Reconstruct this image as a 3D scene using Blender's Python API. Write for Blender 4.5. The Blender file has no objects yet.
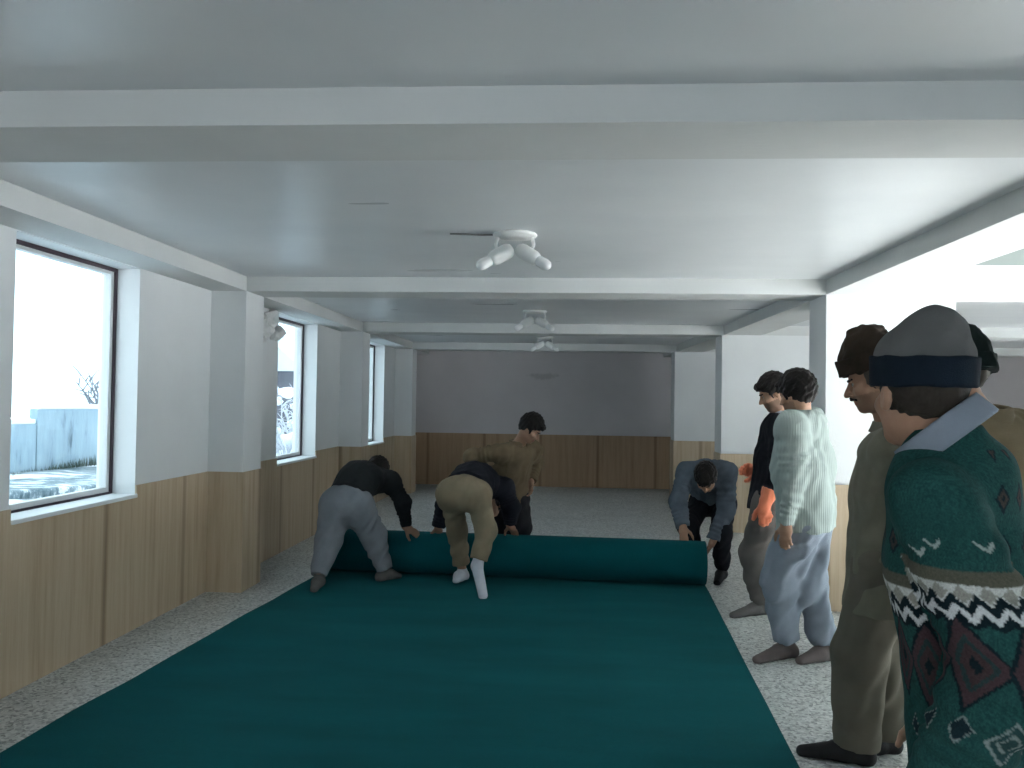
import bpy, bmesh, math, random
import numpy as np
from mathutils import Vector, Matrix

random.seed(7)
S = bpy.context.scene
COL = S.collection
V3 = lambda *a: np.array(a, float)

# ------------------------------------------------------------------ camera
FPX = 820.0
YAW, PITCH, ROLL = 0.0667, 0.0218, 0.0149
EYE = V3(0, 0, 1.5)
_fw = V3(-math.sin(YAW)*math.cos(PITCH), math.cos(YAW)*math.cos(PITCH), math.sin(PITCH))
_r0 = V3(math.cos(YAW), math.sin(YAW), 0)
_u0 = np.cross(_r0, _fw)
_rt = math.cos(ROLL)*_r0 + math.sin(ROLL)*_u0
_up = -math.sin(ROLL)*_r0 + math.cos(ROLL)*_u0
cam = bpy.data.cameras.new('camera')
cam.sensor_width = 36.0
cam.lens = FPX/1024*36.0
cam.clip_start = 0.05
cam.clip_end = 400
camo = bpy.data.objects.new('camera', cam)
COL.objects.link(camo)
M = Matrix.Identity(4)
for i in range(3):
    M[i][0], M[i][1], M[i][2], M[i][3] = _rt[i], _up[i], -_fw[i], EYE[i]
camo.matrix_world = M
S.camera = camo

# ------------------------------------------------------------------ light
WORLD_STRENGTH = 3.0
SUN_STRENGTH = 85.0
S.view_settings.view_transform = 'Standard'
S.view_settings.look = 'None'
S.view_settings.exposure = 0.10
S.view_settings.gamma = 1.0
S.view_settings.use_curve_mapping = False
wd = bpy.data.worlds.new('winter_sky')
S.world = wd
wd.use_nodes = True
_bg = wd.node_tree.nodes['Background']
_bg.inputs['Color'].default_value = (0.70, 0.89, 1.0, 1)
_bg.inputs['Strength'].default_value = WORLD_STRENGTH
sun = bpy.data.lights.new('sun', 'SUN')
sun.energy = SUN_STRENGTH
sun.angle = math.radians(1.0)
sun.color = (1.0, 0.98, 0.99)
suno = bpy.data.objects.new('sun', sun)
COL.objects.link(suno)
suno.location = (20, -4, 18)
suno.rotation_euler = Vector((-0.72, 0.16, -0.68)).to_track_quat('-Z', 'Y').to_euler()


def portal(x, y0, y1, z0, z1, nx):
    l = bpy.data.lights.new('sky_portal', 'AREA')
    l.shape = 'RECTANGLE'
    l.size, l.size_y = y1-y0, z1-z0
    l.cycles.is_portal = True
    o = bpy.data.objects.new('sky_portal', l)
    COL.objects.link(o)
    o.location = (x, (y0+y1)/2, (z0+z1)/2)
    o.rotation_euler = Matrix(((0, 0, -nx), (nx, 0, 0), (0, 1, 0))).to_euler() if False else \
        Vector((nx, 0, 0)).to_track_quat('-Z', 'Z').to_euler()
    # local x of the lamp must run along world y
    R = Matrix(((0, 0, -nx), (1, 0, 0), (0, -nx, 0)))
    if R.determinant() < 0:
        R = Matrix(((0, 0, -nx), (-1, 0, 0), (0, -nx, 0)))
    o.rotation_euler = R.to_euler()
    return o


# ------------------------------------------------------------------ pixel -> place helpers
def ray(px, py):
    d = _fw*FPX + _rt*(px-512) - _up*(py-384)
    return d/np.linalg.norm(d)


def at(px, py, Y):
    """the point of the place seen at that pixel, Y metres down the room"""
    d = ray(px, py)
    return EYE + d*(Y/d[1])


def ground(px, py, z=0.0):
    d = ray(px, py)
    return EYE + d*((z-EYE[2])/d[2])


def facing(px, phi, tilt=0.0):
    """direction: phi 0 = away from the viewer, 90 = to the picture's left, tilt up in degrees"""
    d = ray(px, 400)
    v = V3(d[0], d[1], 0)
    v /= np.linalg.norm(v)
    r = V3(v[1], -v[0], 0)
    a, t = math.radians(phi), math.radians(tilt)
    h = -math.sin(a)*r + math.cos(a)*v
    return h*math.cos(t) + V3(0, 0, math.sin(t))


def unit(v):
    v = np.asarray(v, float)
    return v/np.linalg.norm(v)


# ------------------------------------------------------------------ materials
def mat(name, col, rough=0.8, spec=0.3, build=None):
    m = bpy.data.materials.new(name)
    m.use_nodes = True
    nt = m.node_tree
    b = nt.nodes['Principled BSDF']
    b.inputs['Base Color'].default_value = (*col, 1)
    b.inputs['Roughness'].default_value = rough
    b.inputs['Specular IOR Level'].default_value = spec
    if build:
        build(nt, b)
    return m


def nd(nt, t, **kw):
    n = nt.nodes.new(t)
    for k, v in kw.items():
        if k.startswith('i_'):
            key = k[2:].replace('_', ' ')
            n.inputs[key].default_value = v
        else:
            setattr(n, k, v)
    return n


def coords(nt, scale=(1, 1, 1), kind='Object'):
    tc = nd(nt, 'ShaderNodeTexCoord')
    mp = nd(nt, 'ShaderNodeMapping')
    mp.inputs['Scale'].default_value = scale
    nt.links.new(tc.outputs[kind], mp.inputs['Vector'])
    return mp.outputs['Vector']


def world_coords(nt, scale=(1, 1, 1)):
    g = nd(nt, 'ShaderNodeNewGeometry')
    mp = nd(nt, 'ShaderNodeMapping')
    mp.inputs['Scale'].default_value = scale
    nt.links.new(g.outputs['Position'], mp.inputs['Vector'])
    return mp.outputs['Vector']


def noise(nt, vec, scale, detail=4, rough=0.55):
    n = nd(nt, 'ShaderNodeTexNoise')
    n.inputs['Scale'].default_value = scale
    n.inputs['Detail'].default_value = detail
    n.inputs['Roughness'].default_value = rough
    nt.links.new(vec, n.inputs['Vector'])
    return n.outputs['Fac']


def ramp(nt, fac, stops, interp='LINEAR'):
    r = nd(nt, 'ShaderNodeValToRGB')
    r.color_ramp.interpolation = interp
    e = r.color_ramp.elements
    e[0].position, e[0].color = stops[0][0], (*stops[0][1], 1)
    e[1].position, e[1].color = stops[-1][0], (*stops[-1][1], 1)
    for p, c in stops[1:-1]:
        k = e.new(p)
        k.color = (*c, 1)
    nt.links.new(fac, r.inputs['Fac'])
    return r.outputs['Color']


def bump(nt, b, height, strength, dist=0.01):
    n = nd(nt, 'ShaderNodeBump')
    n.inputs['Strength'].default_value = strength
    n.inputs['Distance'].default_value = dist
    nt.links.new(height, n.inputs['Height'])
    nt.links.new(n.outputs['Normal'], b.inputs['Normal'])


def paint(name, col, rough=0.5, spec=0.35, bs=0.12):
    def f(nt, b):
        v = world_coords(nt)
        c = noise(nt, v, 1.6, 5)
        nt.links.new(ramp(nt, c, [(0.3, tuple(x*0.95 for x in col)), (0.7, tuple(min(1, x*1.03) for x in col))]),
                     b.inputs['Base Color'])
        bump(nt, b, noise(nt, world_coords(nt, (1, 3.5, 1)), 9, 6, 0.65), bs, 0.02)
    return mat(name, col, rough, spec, f)


M_WALL = paint('white_wall_paint', (0.74, 0.75, 0.75), 0.55)
def _gloss(nt, b):
    v = world_coords(nt)
    c = noise(nt, v, 1.3, 5)
    nt.links.new(ramp(nt, c, [(0.3, (0.60, 0.625, 0.64)), (0.7, (0.67, 0.69, 0.70))]), b.inputs['Base Color'])
    st = noise(nt, world_coords(nt, (0.5, 2.0, 0)), 1.5, 3, 0.5)
    nt.links.new(ramp(nt, st, [(0.3, (0.27, 0.27, 0.27)), (0.7, (0.36, 0.36, 0.36))]), b.inputs['Roughness'])


M_CEIL = mat('glossy_ceiling_paint', (0.65, 0.67, 0.68), 0.3, 0.6, _gloss)
M_BEAM = paint('matte_beam_paint', (0.60, 0.61, 0.60), 0.7, 0.2)
M_AISLE_SHADE = paint('shade_dark_ceiling', (0.20, 0.23, 0.22), 0.8)  # dark base colour stands in for the unlit aisle ceiling


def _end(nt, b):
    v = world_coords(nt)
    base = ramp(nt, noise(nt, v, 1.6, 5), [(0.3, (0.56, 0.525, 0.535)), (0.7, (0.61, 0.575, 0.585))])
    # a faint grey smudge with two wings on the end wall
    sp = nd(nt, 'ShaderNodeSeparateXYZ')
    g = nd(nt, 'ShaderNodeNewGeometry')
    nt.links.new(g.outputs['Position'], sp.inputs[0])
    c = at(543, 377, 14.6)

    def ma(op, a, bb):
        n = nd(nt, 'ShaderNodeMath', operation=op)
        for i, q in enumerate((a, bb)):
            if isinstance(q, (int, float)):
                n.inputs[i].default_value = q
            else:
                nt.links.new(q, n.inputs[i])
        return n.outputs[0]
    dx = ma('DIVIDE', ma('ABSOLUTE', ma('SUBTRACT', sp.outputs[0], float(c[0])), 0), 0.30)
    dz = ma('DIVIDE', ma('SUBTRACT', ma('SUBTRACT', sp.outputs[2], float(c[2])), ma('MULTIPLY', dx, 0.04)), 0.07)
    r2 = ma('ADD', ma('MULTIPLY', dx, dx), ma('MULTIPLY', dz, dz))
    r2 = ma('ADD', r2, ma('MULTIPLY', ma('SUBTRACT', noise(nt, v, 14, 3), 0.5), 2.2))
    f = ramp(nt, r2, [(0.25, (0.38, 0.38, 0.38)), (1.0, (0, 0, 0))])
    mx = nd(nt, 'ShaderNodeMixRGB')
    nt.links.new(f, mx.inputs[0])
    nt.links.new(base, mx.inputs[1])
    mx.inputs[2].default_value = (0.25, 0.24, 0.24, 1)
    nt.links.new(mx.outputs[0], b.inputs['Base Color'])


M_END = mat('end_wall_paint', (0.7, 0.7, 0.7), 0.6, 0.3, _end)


def _wood(nt, b, k=(1, 1, 1)):
    v = world_coords(nt, (1, 1, 0.05))
    a = noise(nt, v, 15, 6, 0.7)
    c1 = ramp(nt, a, [(p_, tuple(x*y for x, y in zip(c_, k))) for p_, c_ in [(0.25, (0.34, 0.245, 0.155)), (0.45, (0.46, 0.35, 0.235)), (0.6, (0.52, 0.41, 0.29)), (0.78, (0.42, 0.31, 0.205))]])
    br = nd(nt, 'ShaderNodeTexWave', wave_type='BANDS', bands_direction='DIAGONAL')
    br.inputs['Scale'].default_value = 0.62
    br.inputs['Distortion'].default_value = 0
    nt.links.new(world_coords(nt, (1, 1, 0)), br.inputs['Vector'])
    ln = ramp(nt, br.outputs['Fac'], [(0.0, (0.55, 0.5, 0.45)), (0.012, (1, 1, 1))])
    mx = nd(nt, 'ShaderNodeMixRGB', blend_type='MULTIPLY')
    mx.inputs[0].default_value = 0.8
    nt.links.new(c1, mx.inputs[1])
    nt.links.new(ln, mx.inputs[2])
    nt.links.new(mx.outputs[0], b.inputs['Base Color'])
    bump(nt, b, a, 0.1, 0.01)


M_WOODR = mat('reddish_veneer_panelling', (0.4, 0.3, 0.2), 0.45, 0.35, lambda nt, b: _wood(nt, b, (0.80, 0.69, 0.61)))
M_WOOD = mat('light_veneer_panelling', (0.45, 0.35, 0.22), 0.45, 0.35, _wood)


def _terrazzo(nt, b):
    v = world_coords(nt)
    vo = nd(nt, 'ShaderNodeTexVoronoi')
    vo.inputs['Scale'].default_value = 75
    nt.links.new(v, vo.inputs['Vector'])
    sp = nd(nt, 'ShaderNodeSeparateColor')
    nt.links.new(vo.outputs['Color'], sp.inputs[0])
    c = ramp(nt, sp.outputs[0], [(0.0, (0.22, 0.23, 0.22)), (0.25, (0.46, 0.47, 0.46)), (0.6, (0.60, 0.61, 0.59)), (0.95, (0.74, 0.74, 0.72))])
    mx = nd(nt, 'ShaderNodeMixRGB', blend_type='MULTIPLY')
    mx.inputs[0].default_value = 0.6
    nt.links.new(c, mx.inputs[1])
    nt.links.new(ramp(nt, noise(nt, v, 2.2, 4), [(0.3, (0.75, 0.75, 0.75)), (0.7, (1, 1, 1))]), mx.inputs[2])
    nt.links.new(mx.outputs[0], b.inputs['Base Color'])
    bump(nt, b, sp.outputs[1], 0.1, 0.002)


M_FLOOR = mat('grey_terrazzo', (0.5, 0.5, 0.5), 0.42, 0.4, _terrazzo)


def _carpet(nt, b):
    v = world_coords(nt)
    c = ramp(nt, noise(nt, v, 260, 3, 0.7), [(0.3, (0.002, 0.054, 0.064)), (0.7, (0.004, 0.094, 0.109))])
    w = nd(nt, 'ShaderNodeMixRGB', blend_type='MULTIPLY')
    w.inputs[0].default_value = 1
    nt.links.new(c, w.inputs[1])
    nt.links.new(ramp(nt, noise(nt, world_coords(nt, (0.6, 2.2, 1)), 1.6, 4), [(0.3, (0.78, 0.8, 0.8)), (0.7, (1.1, 1.1, 1.1))]), w.inputs[2])
    nt.links.new(w.outputs[0], b.inputs['Base Color'])
    bump(nt, b, noise(nt, v, 320, 2), 0.5, 0.004)
    b.inputs['Sheen Weight'].default_value = 0.08
    b.inputs['Sheen Tint'].default_value = (0.1, 0.55, 0.55, 1)


M_CARPET = mat('deep_teal_carpet', (0.005, 0.06, 0.065), 0.95, 0.1, _carpet)
M_BACK = mat('carpet_backing', (0.10, 0.13, 0.12), 0.9, 0.1)


def cloth(name, col, var=0.18, weave=420, rough=0.9, bs=0.35, ribs=0):
    def f(nt, b):
        v = coords(nt)
        c = noise(nt, v, 7, 5, 0.6)
        nt.links.new(ramp(nt, c, [(0.3, tuple(x*(1-var) for x in col)), (0.7, tuple(min(1, x*(1+var)) for x in col))]), b.inputs['Base Color'])
        h = noise(nt, v, weave, 2)
        if ribs:
            wv = nd(nt, 'ShaderNodeTexWave', wave_type='BANDS', bands_direction='X')
            wv.inputs['Scale'].default_value = ribs
            wv.inputs['Distortion'].default_value = 0.6
            nt.links.new(v, wv.inputs['Vector'])
            bump(nt, b, wv.outputs['Fac'], 0.28, 0.005)
        else:
            bump(nt, b, h, bs, 0.004)
    return mat(name, col, rough, 0.15, f)


def vcol(name, rough=0.85, grain=0.22, spec=0.15, gscale=160):
    def f(nt, b):
        a = nd(nt, 'ShaderNodeAttribute', attribute_name='tint')
        mx = nd(nt, 'ShaderNodeMixRGB', blend_type='MULTIPLY')
        mx.inputs[0].default_value = 1
        nt.links.new(a.outputs['Color'], mx.inputs[1])
        n = noise(nt, coords(nt), gscale, 3, 0.7)
        nt.links.new(ramp(nt, n, [(0.25, (1-grain,)*3), (0.75, (1+grain,)*3)]), mx.inputs[2])
        nt.links.new(mx.outputs[0], b.inputs['Base Color'])
        bump(nt, b, n, 0.25, 0.003)
    return mat(name, (0.5, 0.5, 0.5), rough, spec, f)


M_SKIN = vcol('skin', 0.55, 0.05, 0.3, 60)
M_KNIT = vcol('patterned_knit', 0.95, 0.28, 0.1, 190)
M_HAIR = cloth('black_hair', (0.014, 0.011, 0.010), 0.4, 300, 0.55)
M_GREYHAIR = cloth('greying_hair', (0.10, 0.085, 0.07), 0.5, 300, 0.7)
M_SNOW = mat('snow', (0.86, 0.88, 0.92), 0.7, 0.3)
M_WHITE = mat('white_enamel', (0.80, 0.80, 0.78), 0.35, 0.4)
M_BULB = mat('frosted_white_bulb', (0.85, 0.85, 0.84), 0.25, 0.5)
M_FRAME = mat('dark_window_frame', (0.055, 0.035, 0.045), 0.5, 0.3)
M_SASH = mat('white_window_sash', (0.62, 0.63, 0.63), 0.45, 0.3)
M_SILL = paint('white_sill_paint', (0.82, 0.83, 0.84), 0.5)


def _glass(nt, b):
    out = nt.nodes['Material Output']
    t = nd(nt, 'ShaderNodeBsdfTransparent')
    t.inputs[0].default_value = (0.96, 0.98, 0.98, 1)
    g = nd(nt, 'ShaderNodeBsdfGlossy')
    g.inputs['Roughness'].default_value = 0.02
    m = nd(nt, 'ShaderNodeMixShader')
    m.inputs[0].default_value = 0.04
    nt.links.new(t.outputs[0], m.inputs[1])
    nt.links.new(g.outputs[0], m.inputs[2])
    nt.links.new(m.outputs[0], out.inputs['Surface'])


M_GLASS = mat('window_glass', (1, 1, 1), 0.05, 0.5, _glass)


# ------------------------------------------------------------------ mesh helpers
def tag(o, label=None, cat=None, group=None, kind=None):
    if label: o['label'] = label
    if cat: o['category'] = cat
    if group: o['group'] = group
    if kind: o['kind'] = kind
    return o


def link(name, me, m=None, parent=None, loc=None):
    o = bpy.data.objects.new(name, me)
    COL.objects.link(o)
    if m is not None:
        me.materials.append(m)
    if parent is not None:
        o.parent = parent
    if loc is not None:
        o.location = loc
    return o


def bm_obj(name, bm, m, parent=None, loc=None, smooth=False, bevel=0.0):
    bmesh.ops.recalc_face_normals(bm, faces=bm.faces[:])
    me = bpy.data.meshes.new(name)
    bm.to_mesh(me)
    bm.free()
    if smooth:
        me.polygons.foreach_set('use_smooth', [True]*len(me.polygons))
    o = link(name, me, m, parent, loc)
    if bevel:
        md = o.modifiers.new('bevel', 'BEVEL')
        md.width = bevel
        md.segments = 2
        md.limit_method = 'ANGLE'
    return o


def box(bm, x0, x1, y0, y1, z0, z1):
    vs = [bm.verts.new((x, y, z)) for x in (x0, x1) for y in (y0, y1) for z in (z0, z1)]
    for f in ((0, 1, 3, 2), (4, 6, 7, 5), (0, 4, 5, 1), (2, 3, 7, 6), (0, 2, 6, 4), (1, 5, 7, 3)):
        bm.faces.new([vs[i] for i in f])


def hexa(bm, b4, z0, z1):
    """prism over four plan corners"""
    lo = [bm.verts.new((x, y, z0)) for x, y in b4]
    hi = [bm.verts.new((x, y, z1)) for x, y in b4]
    bm.faces.new(lo)
    bm.faces.new(hi)
    for i in range(4):
        bm.faces.new((lo[i], lo[(i+1) % 4], hi[(i+1) % 4], hi[i]))


def tube(bm, pts, rads, n=10, cap=True):
    rings = []
    pts = [Vector(p) for p in pts]
    if isinstance(rads, (int, float)):
        rads = [rads]*len(pts)
    for i, p in enumerate(pts):
        d = (pts[min(i+1, len(pts)-1)] - pts[max(i-1, 0)]).normalized()
        a = d.orthogonal().normalized() if i == 0 else (rings[-1][1] - d*rings[-1][1].dot(d)).normalized()
        b = d.cross(a)
        rings.append(([bm.verts.new(p + (a*math.cos(2*math.pi*k/n) + b*math.sin(2*math.pi*k/n))*rads[i]) for k in range(n)], a))
    for (r0, _), (r1, _) in zip(rings, rings[1:]):
        for k in range(n):
            bm.faces.new((r0[k], r0[(k+1) % n], r1[(k+1) % n], r1[k]))
    if cap:
        bm.faces.new(rings[0][0])
        bm.faces.new(rings[-1][0][::-1])


def struct(name, bm, m, parent=None, label=None, bevel=0.0):
    o = bm_obj(name, bm, m, parent, bevel=bevel)
    if parent is None:
        o['kind'] = 'structure'
    if label:
        o['label'] = label
    return o


# ------------------------------------------------------------------ the room
XL, XLB = -2.77, -2.49          # left wall, left beam / column faces
XR = 1.91                       # right beam face
ZC, ZB, HW = 2.443, 2.33, 0.926
YB = [2.42, 6.20, 9.85, 13.10]
TB = 0.37
YF = 14.65
YBACK = -3.2
XAISLE, XFAR = 5.3, 8.8
WINS = [(3.93, 5.13), (7.70, 8.93), (11.10, 12.30)]
ZS = 0.86
RWINS = [(2.3, 5.7)]
RZ0, RZ1 = 0.25, 2.35

bm = bmesh.new()
box(bm, XL-0.3, XFAR+0.3, YBACK-0.3, YF+0.3, -0.12, 0)
struct('floor', bm, M_FLOOR)
bm = bmesh.new()
box(bm, XL-0.3, XR+0.5, YBACK-0.3, YF+0.3, ZC, ZC+0.25)
struct('ceiling', bm, M_CEIL)
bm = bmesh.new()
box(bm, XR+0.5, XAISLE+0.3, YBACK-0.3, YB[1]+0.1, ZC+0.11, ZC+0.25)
struct('ceiling', bm, M_AISLE_SHADE, label='near side aisle ceiling, coloured dark as shade')
bm = bmesh.new()
box(bm, XR+0.5, XFAR+0.3, YB[1]+TB, YF+0.3, ZC, ZC+0.25)
struct('ceiling', bm, M_CEIL, label='white ceiling of the far side aisle')

# unseen blocks above the ceiling, added to keep sun off the left yard
bm = bmesh.new()
box(bm, XL-0.26, XAISLE+0.20, YBACK-0.25, YF+22, ZC+0.26, 24.0)
box(bm, XL-0.26, XL+1.0, YBACK-22, YBACK-6.0, ZC+0.26, 24.0)
box(bm, XAISLE+0.20, XFAR+0.26, YB[1], YF+0.25, ZC+0.26, 11.0)
struct('yard_sun_block', bm, M_WALL, label='unseen blocks above the hall, added to shade the yard')

# left wall with window openings
bm = bmesh.new()
ys = [YBACK-0.3] + [v for w in WINS for v in w] + [YF+0.3]
for i in range(0, len(ys), 2):
    box(bm, XL-0.26, XL, ys[i], ys[i+1], 0, ZC)
for a, b in WINS:
    box(bm, XL-0.26, XL, a, b, 0, ZS)
    box(bm, XL-0.26, XL, a, b, ZB-0.005, ZC)
struct('wall_left', bm, M_WALL)
bm = bmesh.new()
box(bm, XL, XFAR, YF, YF+0.25, 0, ZC)
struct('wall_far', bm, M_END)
bm = bmesh.new()
FILLWIN = (-2.2, 2.4)  # unseen opening added behind the camera to let in fill light
box(bm, XL, FILLWIN[0], YBACK-0.25, YBACK, 0, ZC+0.12)
box(bm, FILLWIN[1], XAISLE, YBACK-0.25, YBACK, 0, ZC+0.12)
box(bm, *FILLWIN, YBACK-0.25, YBACK, 0, ZS)
box(bm, *FILLWIN, YBACK-0.25, YBACK, ZB, ZC+0.12)
struct('wall_back', bm, M_WALL)
bm = bmesh.new()
ys = [YBACK-0.25] + [v for w in RWINS for v in w] + [YB[1]+TB]
for i in range(0, len(ys), 2):
    box(bm, XAISLE, XAISLE+0.26, ys[i], ys[i+1], 0, ZC+0.12)
for a, b in RWINS:
    box(bm, XAISLE, XAISLE+0.26, a, b, 0, RZ0)
    box(bm, XAISLE, XAISLE+0.26, a, b, RZ1, ZC+0.12)
box(bm, XAISLE+0.26, XFAR, YB[1], YB[1]+TB, 0, ZC+0.12)
FWIN = (7.3, 9.3)
box(bm, XFAR, XFAR+0.26, YB[1], FWIN[0], 0, ZC)
box(bm, XFAR, XFAR+0.26, FWIN[1], YF, 0, ZC)
box(bm, XFAR, XFAR+0.26, *FWIN, 0, 0.6)
box(bm, XFAR, XFAR+0.26, *FWIN, ZB, ZC)
struct('wall_right', bm, M_WALL)

# columns: left pilasters and right piers
tn = [0]


def trim(bm, m, label=None, bevel=0.0):
    tn[0] += 1
    return struct('trim_%d' % tn[0], bm, m, None, label, bevel)


PIERS = [(2.25, 2.65), (XR, 2.84), (1.83, 2.85), (1.70, 2.70)]
for y in YB:
    bm = bmesh.new()
    box(bm, XL, XLB, y, y+TB, 0, ZB)
    trim(bm, M_WALL, 'white pilaster on the left wall under a ceiling beam')
for y, (x0, x1) in zip(YB, PIERS):
    bm = bmesh.new()
    box(bm, x0, x1, y, y+TB+0.05, 0, ZB)
    trim(bm, M_WALL, 'wide white pier on the right side of the hall')
# beams
for y in YB:
    bm = bmesh.new()
    box(bm, XL, XFAR if y > 3 else XAISLE, y, y+TB, ZB, ZC+0.115)
    trim(bm, M_BEAM, 'white beam crossing the ceiling')
ye = [YBACK] + [v for y in YB for v in (y, y+TB)] + [YF]
bm = bmesh.new()
for i in range(0, len(ye), 2):
    box(bm, XL, XLB, ye[i], ye[i+1], ZB, ZC+0.05)
trim(bm, M_BEAM, 'white beam along the top of the left wall')
bm = bmesh.new()
xr = [XR, XR, XR, XR, 1.90, 1.85, 1.82, 1.72, 1.70, 1.70]
for i in range(0, len(ye), 2):
    hexa(bm, [(xr[i], ye[i]), (xr[i]+0.43, ye[i]), (xr[i+1]+0.43, ye[i+1]), (xr[i+1], ye[i+1])], ZB, ZC+0.115)
trim(bm, M_BEAM, 'white beam running along the right side of the hall')

# wainscot panels: left wall, pilasters, piers, end wall
WT = 0.012
bm = bmesh.new()
edges = [YBACK] + [v for y in YB for v in (y, y+TB)] + [YF]
for i in range(0, len(edges), 2):
    y0, y1 = edges[i], edges[i+1]
    cuts = [w for w in WINS if w[0] >= y0 and w[1] <= y1]
    y = y0
    for w in cuts:
        box(bm, XL, XL+WT, y, w[0], 0, HW)
        box(bm, XL, XL+WT, w[0], w[1], 0, ZS-0.004)
        y = w[1]
    box(bm, XL, XL+WT, y, y1, 0, HW)
trim(bm, M_WOOD, 'light wood panelling along the left wall')
bm = bmesh.new()
for y in YB:
    box(bm, XL, XLB+WT, y-WT, y, 0, HW)
    box(bm, XLB, XLB+WT, y, y+TB, 0, HW)
    box(bm, XL, XLB+WT, y+TB, y+TB+WT, 0, HW)
trim(bm, M_WOOD, 'light wood panelling wrapped round the left pilasters')
bm = bmesh.new()
for y, (x0, x1) in zip(YB, PIERS):
    t = TB+0.05
    box(bm, x0-WT, x1+WT, y-WT, y, 0, HW)
    box(bm, x0-WT, x0, y, y+t, 0, HW)
    box(bm, x1, x1+WT, y, y+t, 0, HW)
    box(bm, x0-WT, x1+WT, y+t, y+t+WT, 0, HW)
trim(bm, M_WOOD, 'light wood panelling wrapped round the right piers')
bm = bmesh.new()
box(bm, XL, XFAR, YF-WT, YF, 0, HW)
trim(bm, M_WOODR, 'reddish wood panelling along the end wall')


# windows
def window(idx, x, nx, y0, y1, z0, z1, mull=1, label=None):
    """nx = +1 when the room lies on the +x side; x = inner wall face"""
    xo = x - nx*0.15
    fr = bmesh.new()
    w = 0.024
    a, b = sorted((xo, xo-nx*0.05))
    for bx in ((a, b, y0, y0+w, z0, z1), (a, b, y1-w, y1, z0, z1), (a, b, y0, y1, z0, z0+w), (a, b, y0, y1, z1-w, z1)):
        box(fr, *bx)
    o = struct('window_%d' % idx, fr, M_FRAME, None, label)
    n = mull
    a2, b2 = sorted((xo-nx*0.012, xo-nx*0.06))
    for k in range(n):
        ya = y0+w+(y1-y0-2*w)*k/n
        yb = y0+w+(y1-y0-2*w)*(k+1)/n
        s = bmesh.new()
        q = 0.032
        for bx in ((a2, b2, ya, ya+q, z0+w, z1-w), (a2, b2, yb-q, yb, z0+w, z1-w), (a2, b2, ya+q, yb-q, z0+w, z0+w+0.03), (a2, b2, ya+q, yb-q, z1-w-0.02, z1-w)):
            box(s, *bx)
        so = bm_obj('sash', s, M_SASH, o)
        g = bmesh.new()
        xm = (a2+b2)/2
        box(g, xm-0.003, xm+0.003, ya+q, yb-q, z0+w+0.03, z1-w-0.02)
        bm_obj('pane', g, M_GLASS, so)
    sl = bmesh.new()
    a3, b3 = sorted((xo, x+nx*0.022))
    box(sl, a3, b3, y0+0.002, y1-0.002, z0-0.012, z0+0.012)
    bm_obj('sill', sl, M_SILL, o, bevel=0.004)
    portal(x-nx*0.24, y0, y1, z0, z1, nx)
    return o


for i, (a, b) in enumerate(WINS):
    window(i+1, XL, 1, a, b, ZS, ZB-0.005, 1)
for i, (a, b) in enumerate(RWINS):
    window(i+5, XAISLE, -1, a, b, RZ0, RZ1, 3)
bm = bmesh.new()
for b6 in ((FILLWIN[0], FILLWIN[0]+.04, ZS, ZB), (FILLWIN[1]-.04, FILLWIN[1], ZS, ZB), (-.70, -.66, ZS, ZB), (.86, .90, ZS, ZB), (*FILLWIN, ZS, ZS+.04), (*FILLWIN, ZB-.04, ZB)):
    box(bm, b6[0], b6[1], YBACK-.18, YBACK-.12, b6[2], b6[3])
struct('window_8', bm, M_FRAME, label='unseen window behind the camera, added for fill light')
window(7, XFAR, -1, FWIN[0], FWIN[1], 0.6, ZB, 2)

# ------------------------------------------------------------------ outdoors
bm = bmesh.new()
N = 40
grid = {}
rnd = random.Random(3)
for i in range(N+1):
    for j in range(N+1):
        x = -45 + 42.0*i/N - 0.04
        y = -20 + 80.0*j/N
        z = -0.25 + (0.12*math.sin(x*0.9+y*0.3) + 0.1*math.sin(y*0.7-x*0.2))*min(1, (-3.1-x)/3)
        grid[i, j] = bm.verts.new((x, y, z))
for i in range(N):
    for j in range(N):
        bm.faces.new((grid[i, j], grid[i+1, j], grid[i+1, j+1], grid[i, j+1]))


def _snow(nt, b):
    v = world_coords(nt, (1, 1, 1))
    n = noise(nt, world_coords(nt, (0.35, 1.0, 1)), 0.75, 5, 0.6)
    nt.links.new(ramp(nt, n, [(0.36, (0.10, 0.14, 0.15)), (0.45, (0.33, 0.37, 0.40)), (0.5, (0.85, 0.87, 0.9))]), b.inputs['Base Color'])
    bump(nt, b, noise(nt, v, 5, 5), 0.4, 0.1)


M_YARD = mat('patchy_snow', (0.8, 0.8, 0.85), 0.75, 0.2, _snow)
tag(bm_obj('ground', bm, M_YARD, smooth=True), 'snowy yard outside the left windows', kind='structure')
bm = bmesh.new()
box(bm, XFAR+0.3, 45, YB[1], 60, -0.4, -0.25)
box(bm, XAISLE+0.3, 45, -20, YB[1], -0.4, -0.25)
tag(bm_obj('ground', bm, M_SNOW), 'snow outside the right windows', kind='structure')


def _conc(nt, b):
    v = world_coords(nt, (1, 1, 0.18))
    n = noise(nt, v, 3.5, 6, 0.7)
    nt.links.new(ramp(nt, n, [(0.30, (0.10, 0.14, 0.17)), (0.42, (0.28, 0.37, 0.43)), (0.7, (0.36, 0.46, 0.52))]), b.inputs['Base Color'])


M_CONC = mat('weathered_concrete', (0.1, 0.13, 0.15), 0.9, 0.1, _conc)
# low concrete boundary wall in the yard, stepped down at its left end
G0 = -0.25
fa, fb, fc = ground(-60, 486, G0), ground(32, 479, G0), ground(103, 471, G0)
ztop = at(70, 409, ground(70, 475, G0)[1])[2]
zlow = at(20, 424, ground(20, 480, G0)[1])[2]


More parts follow.
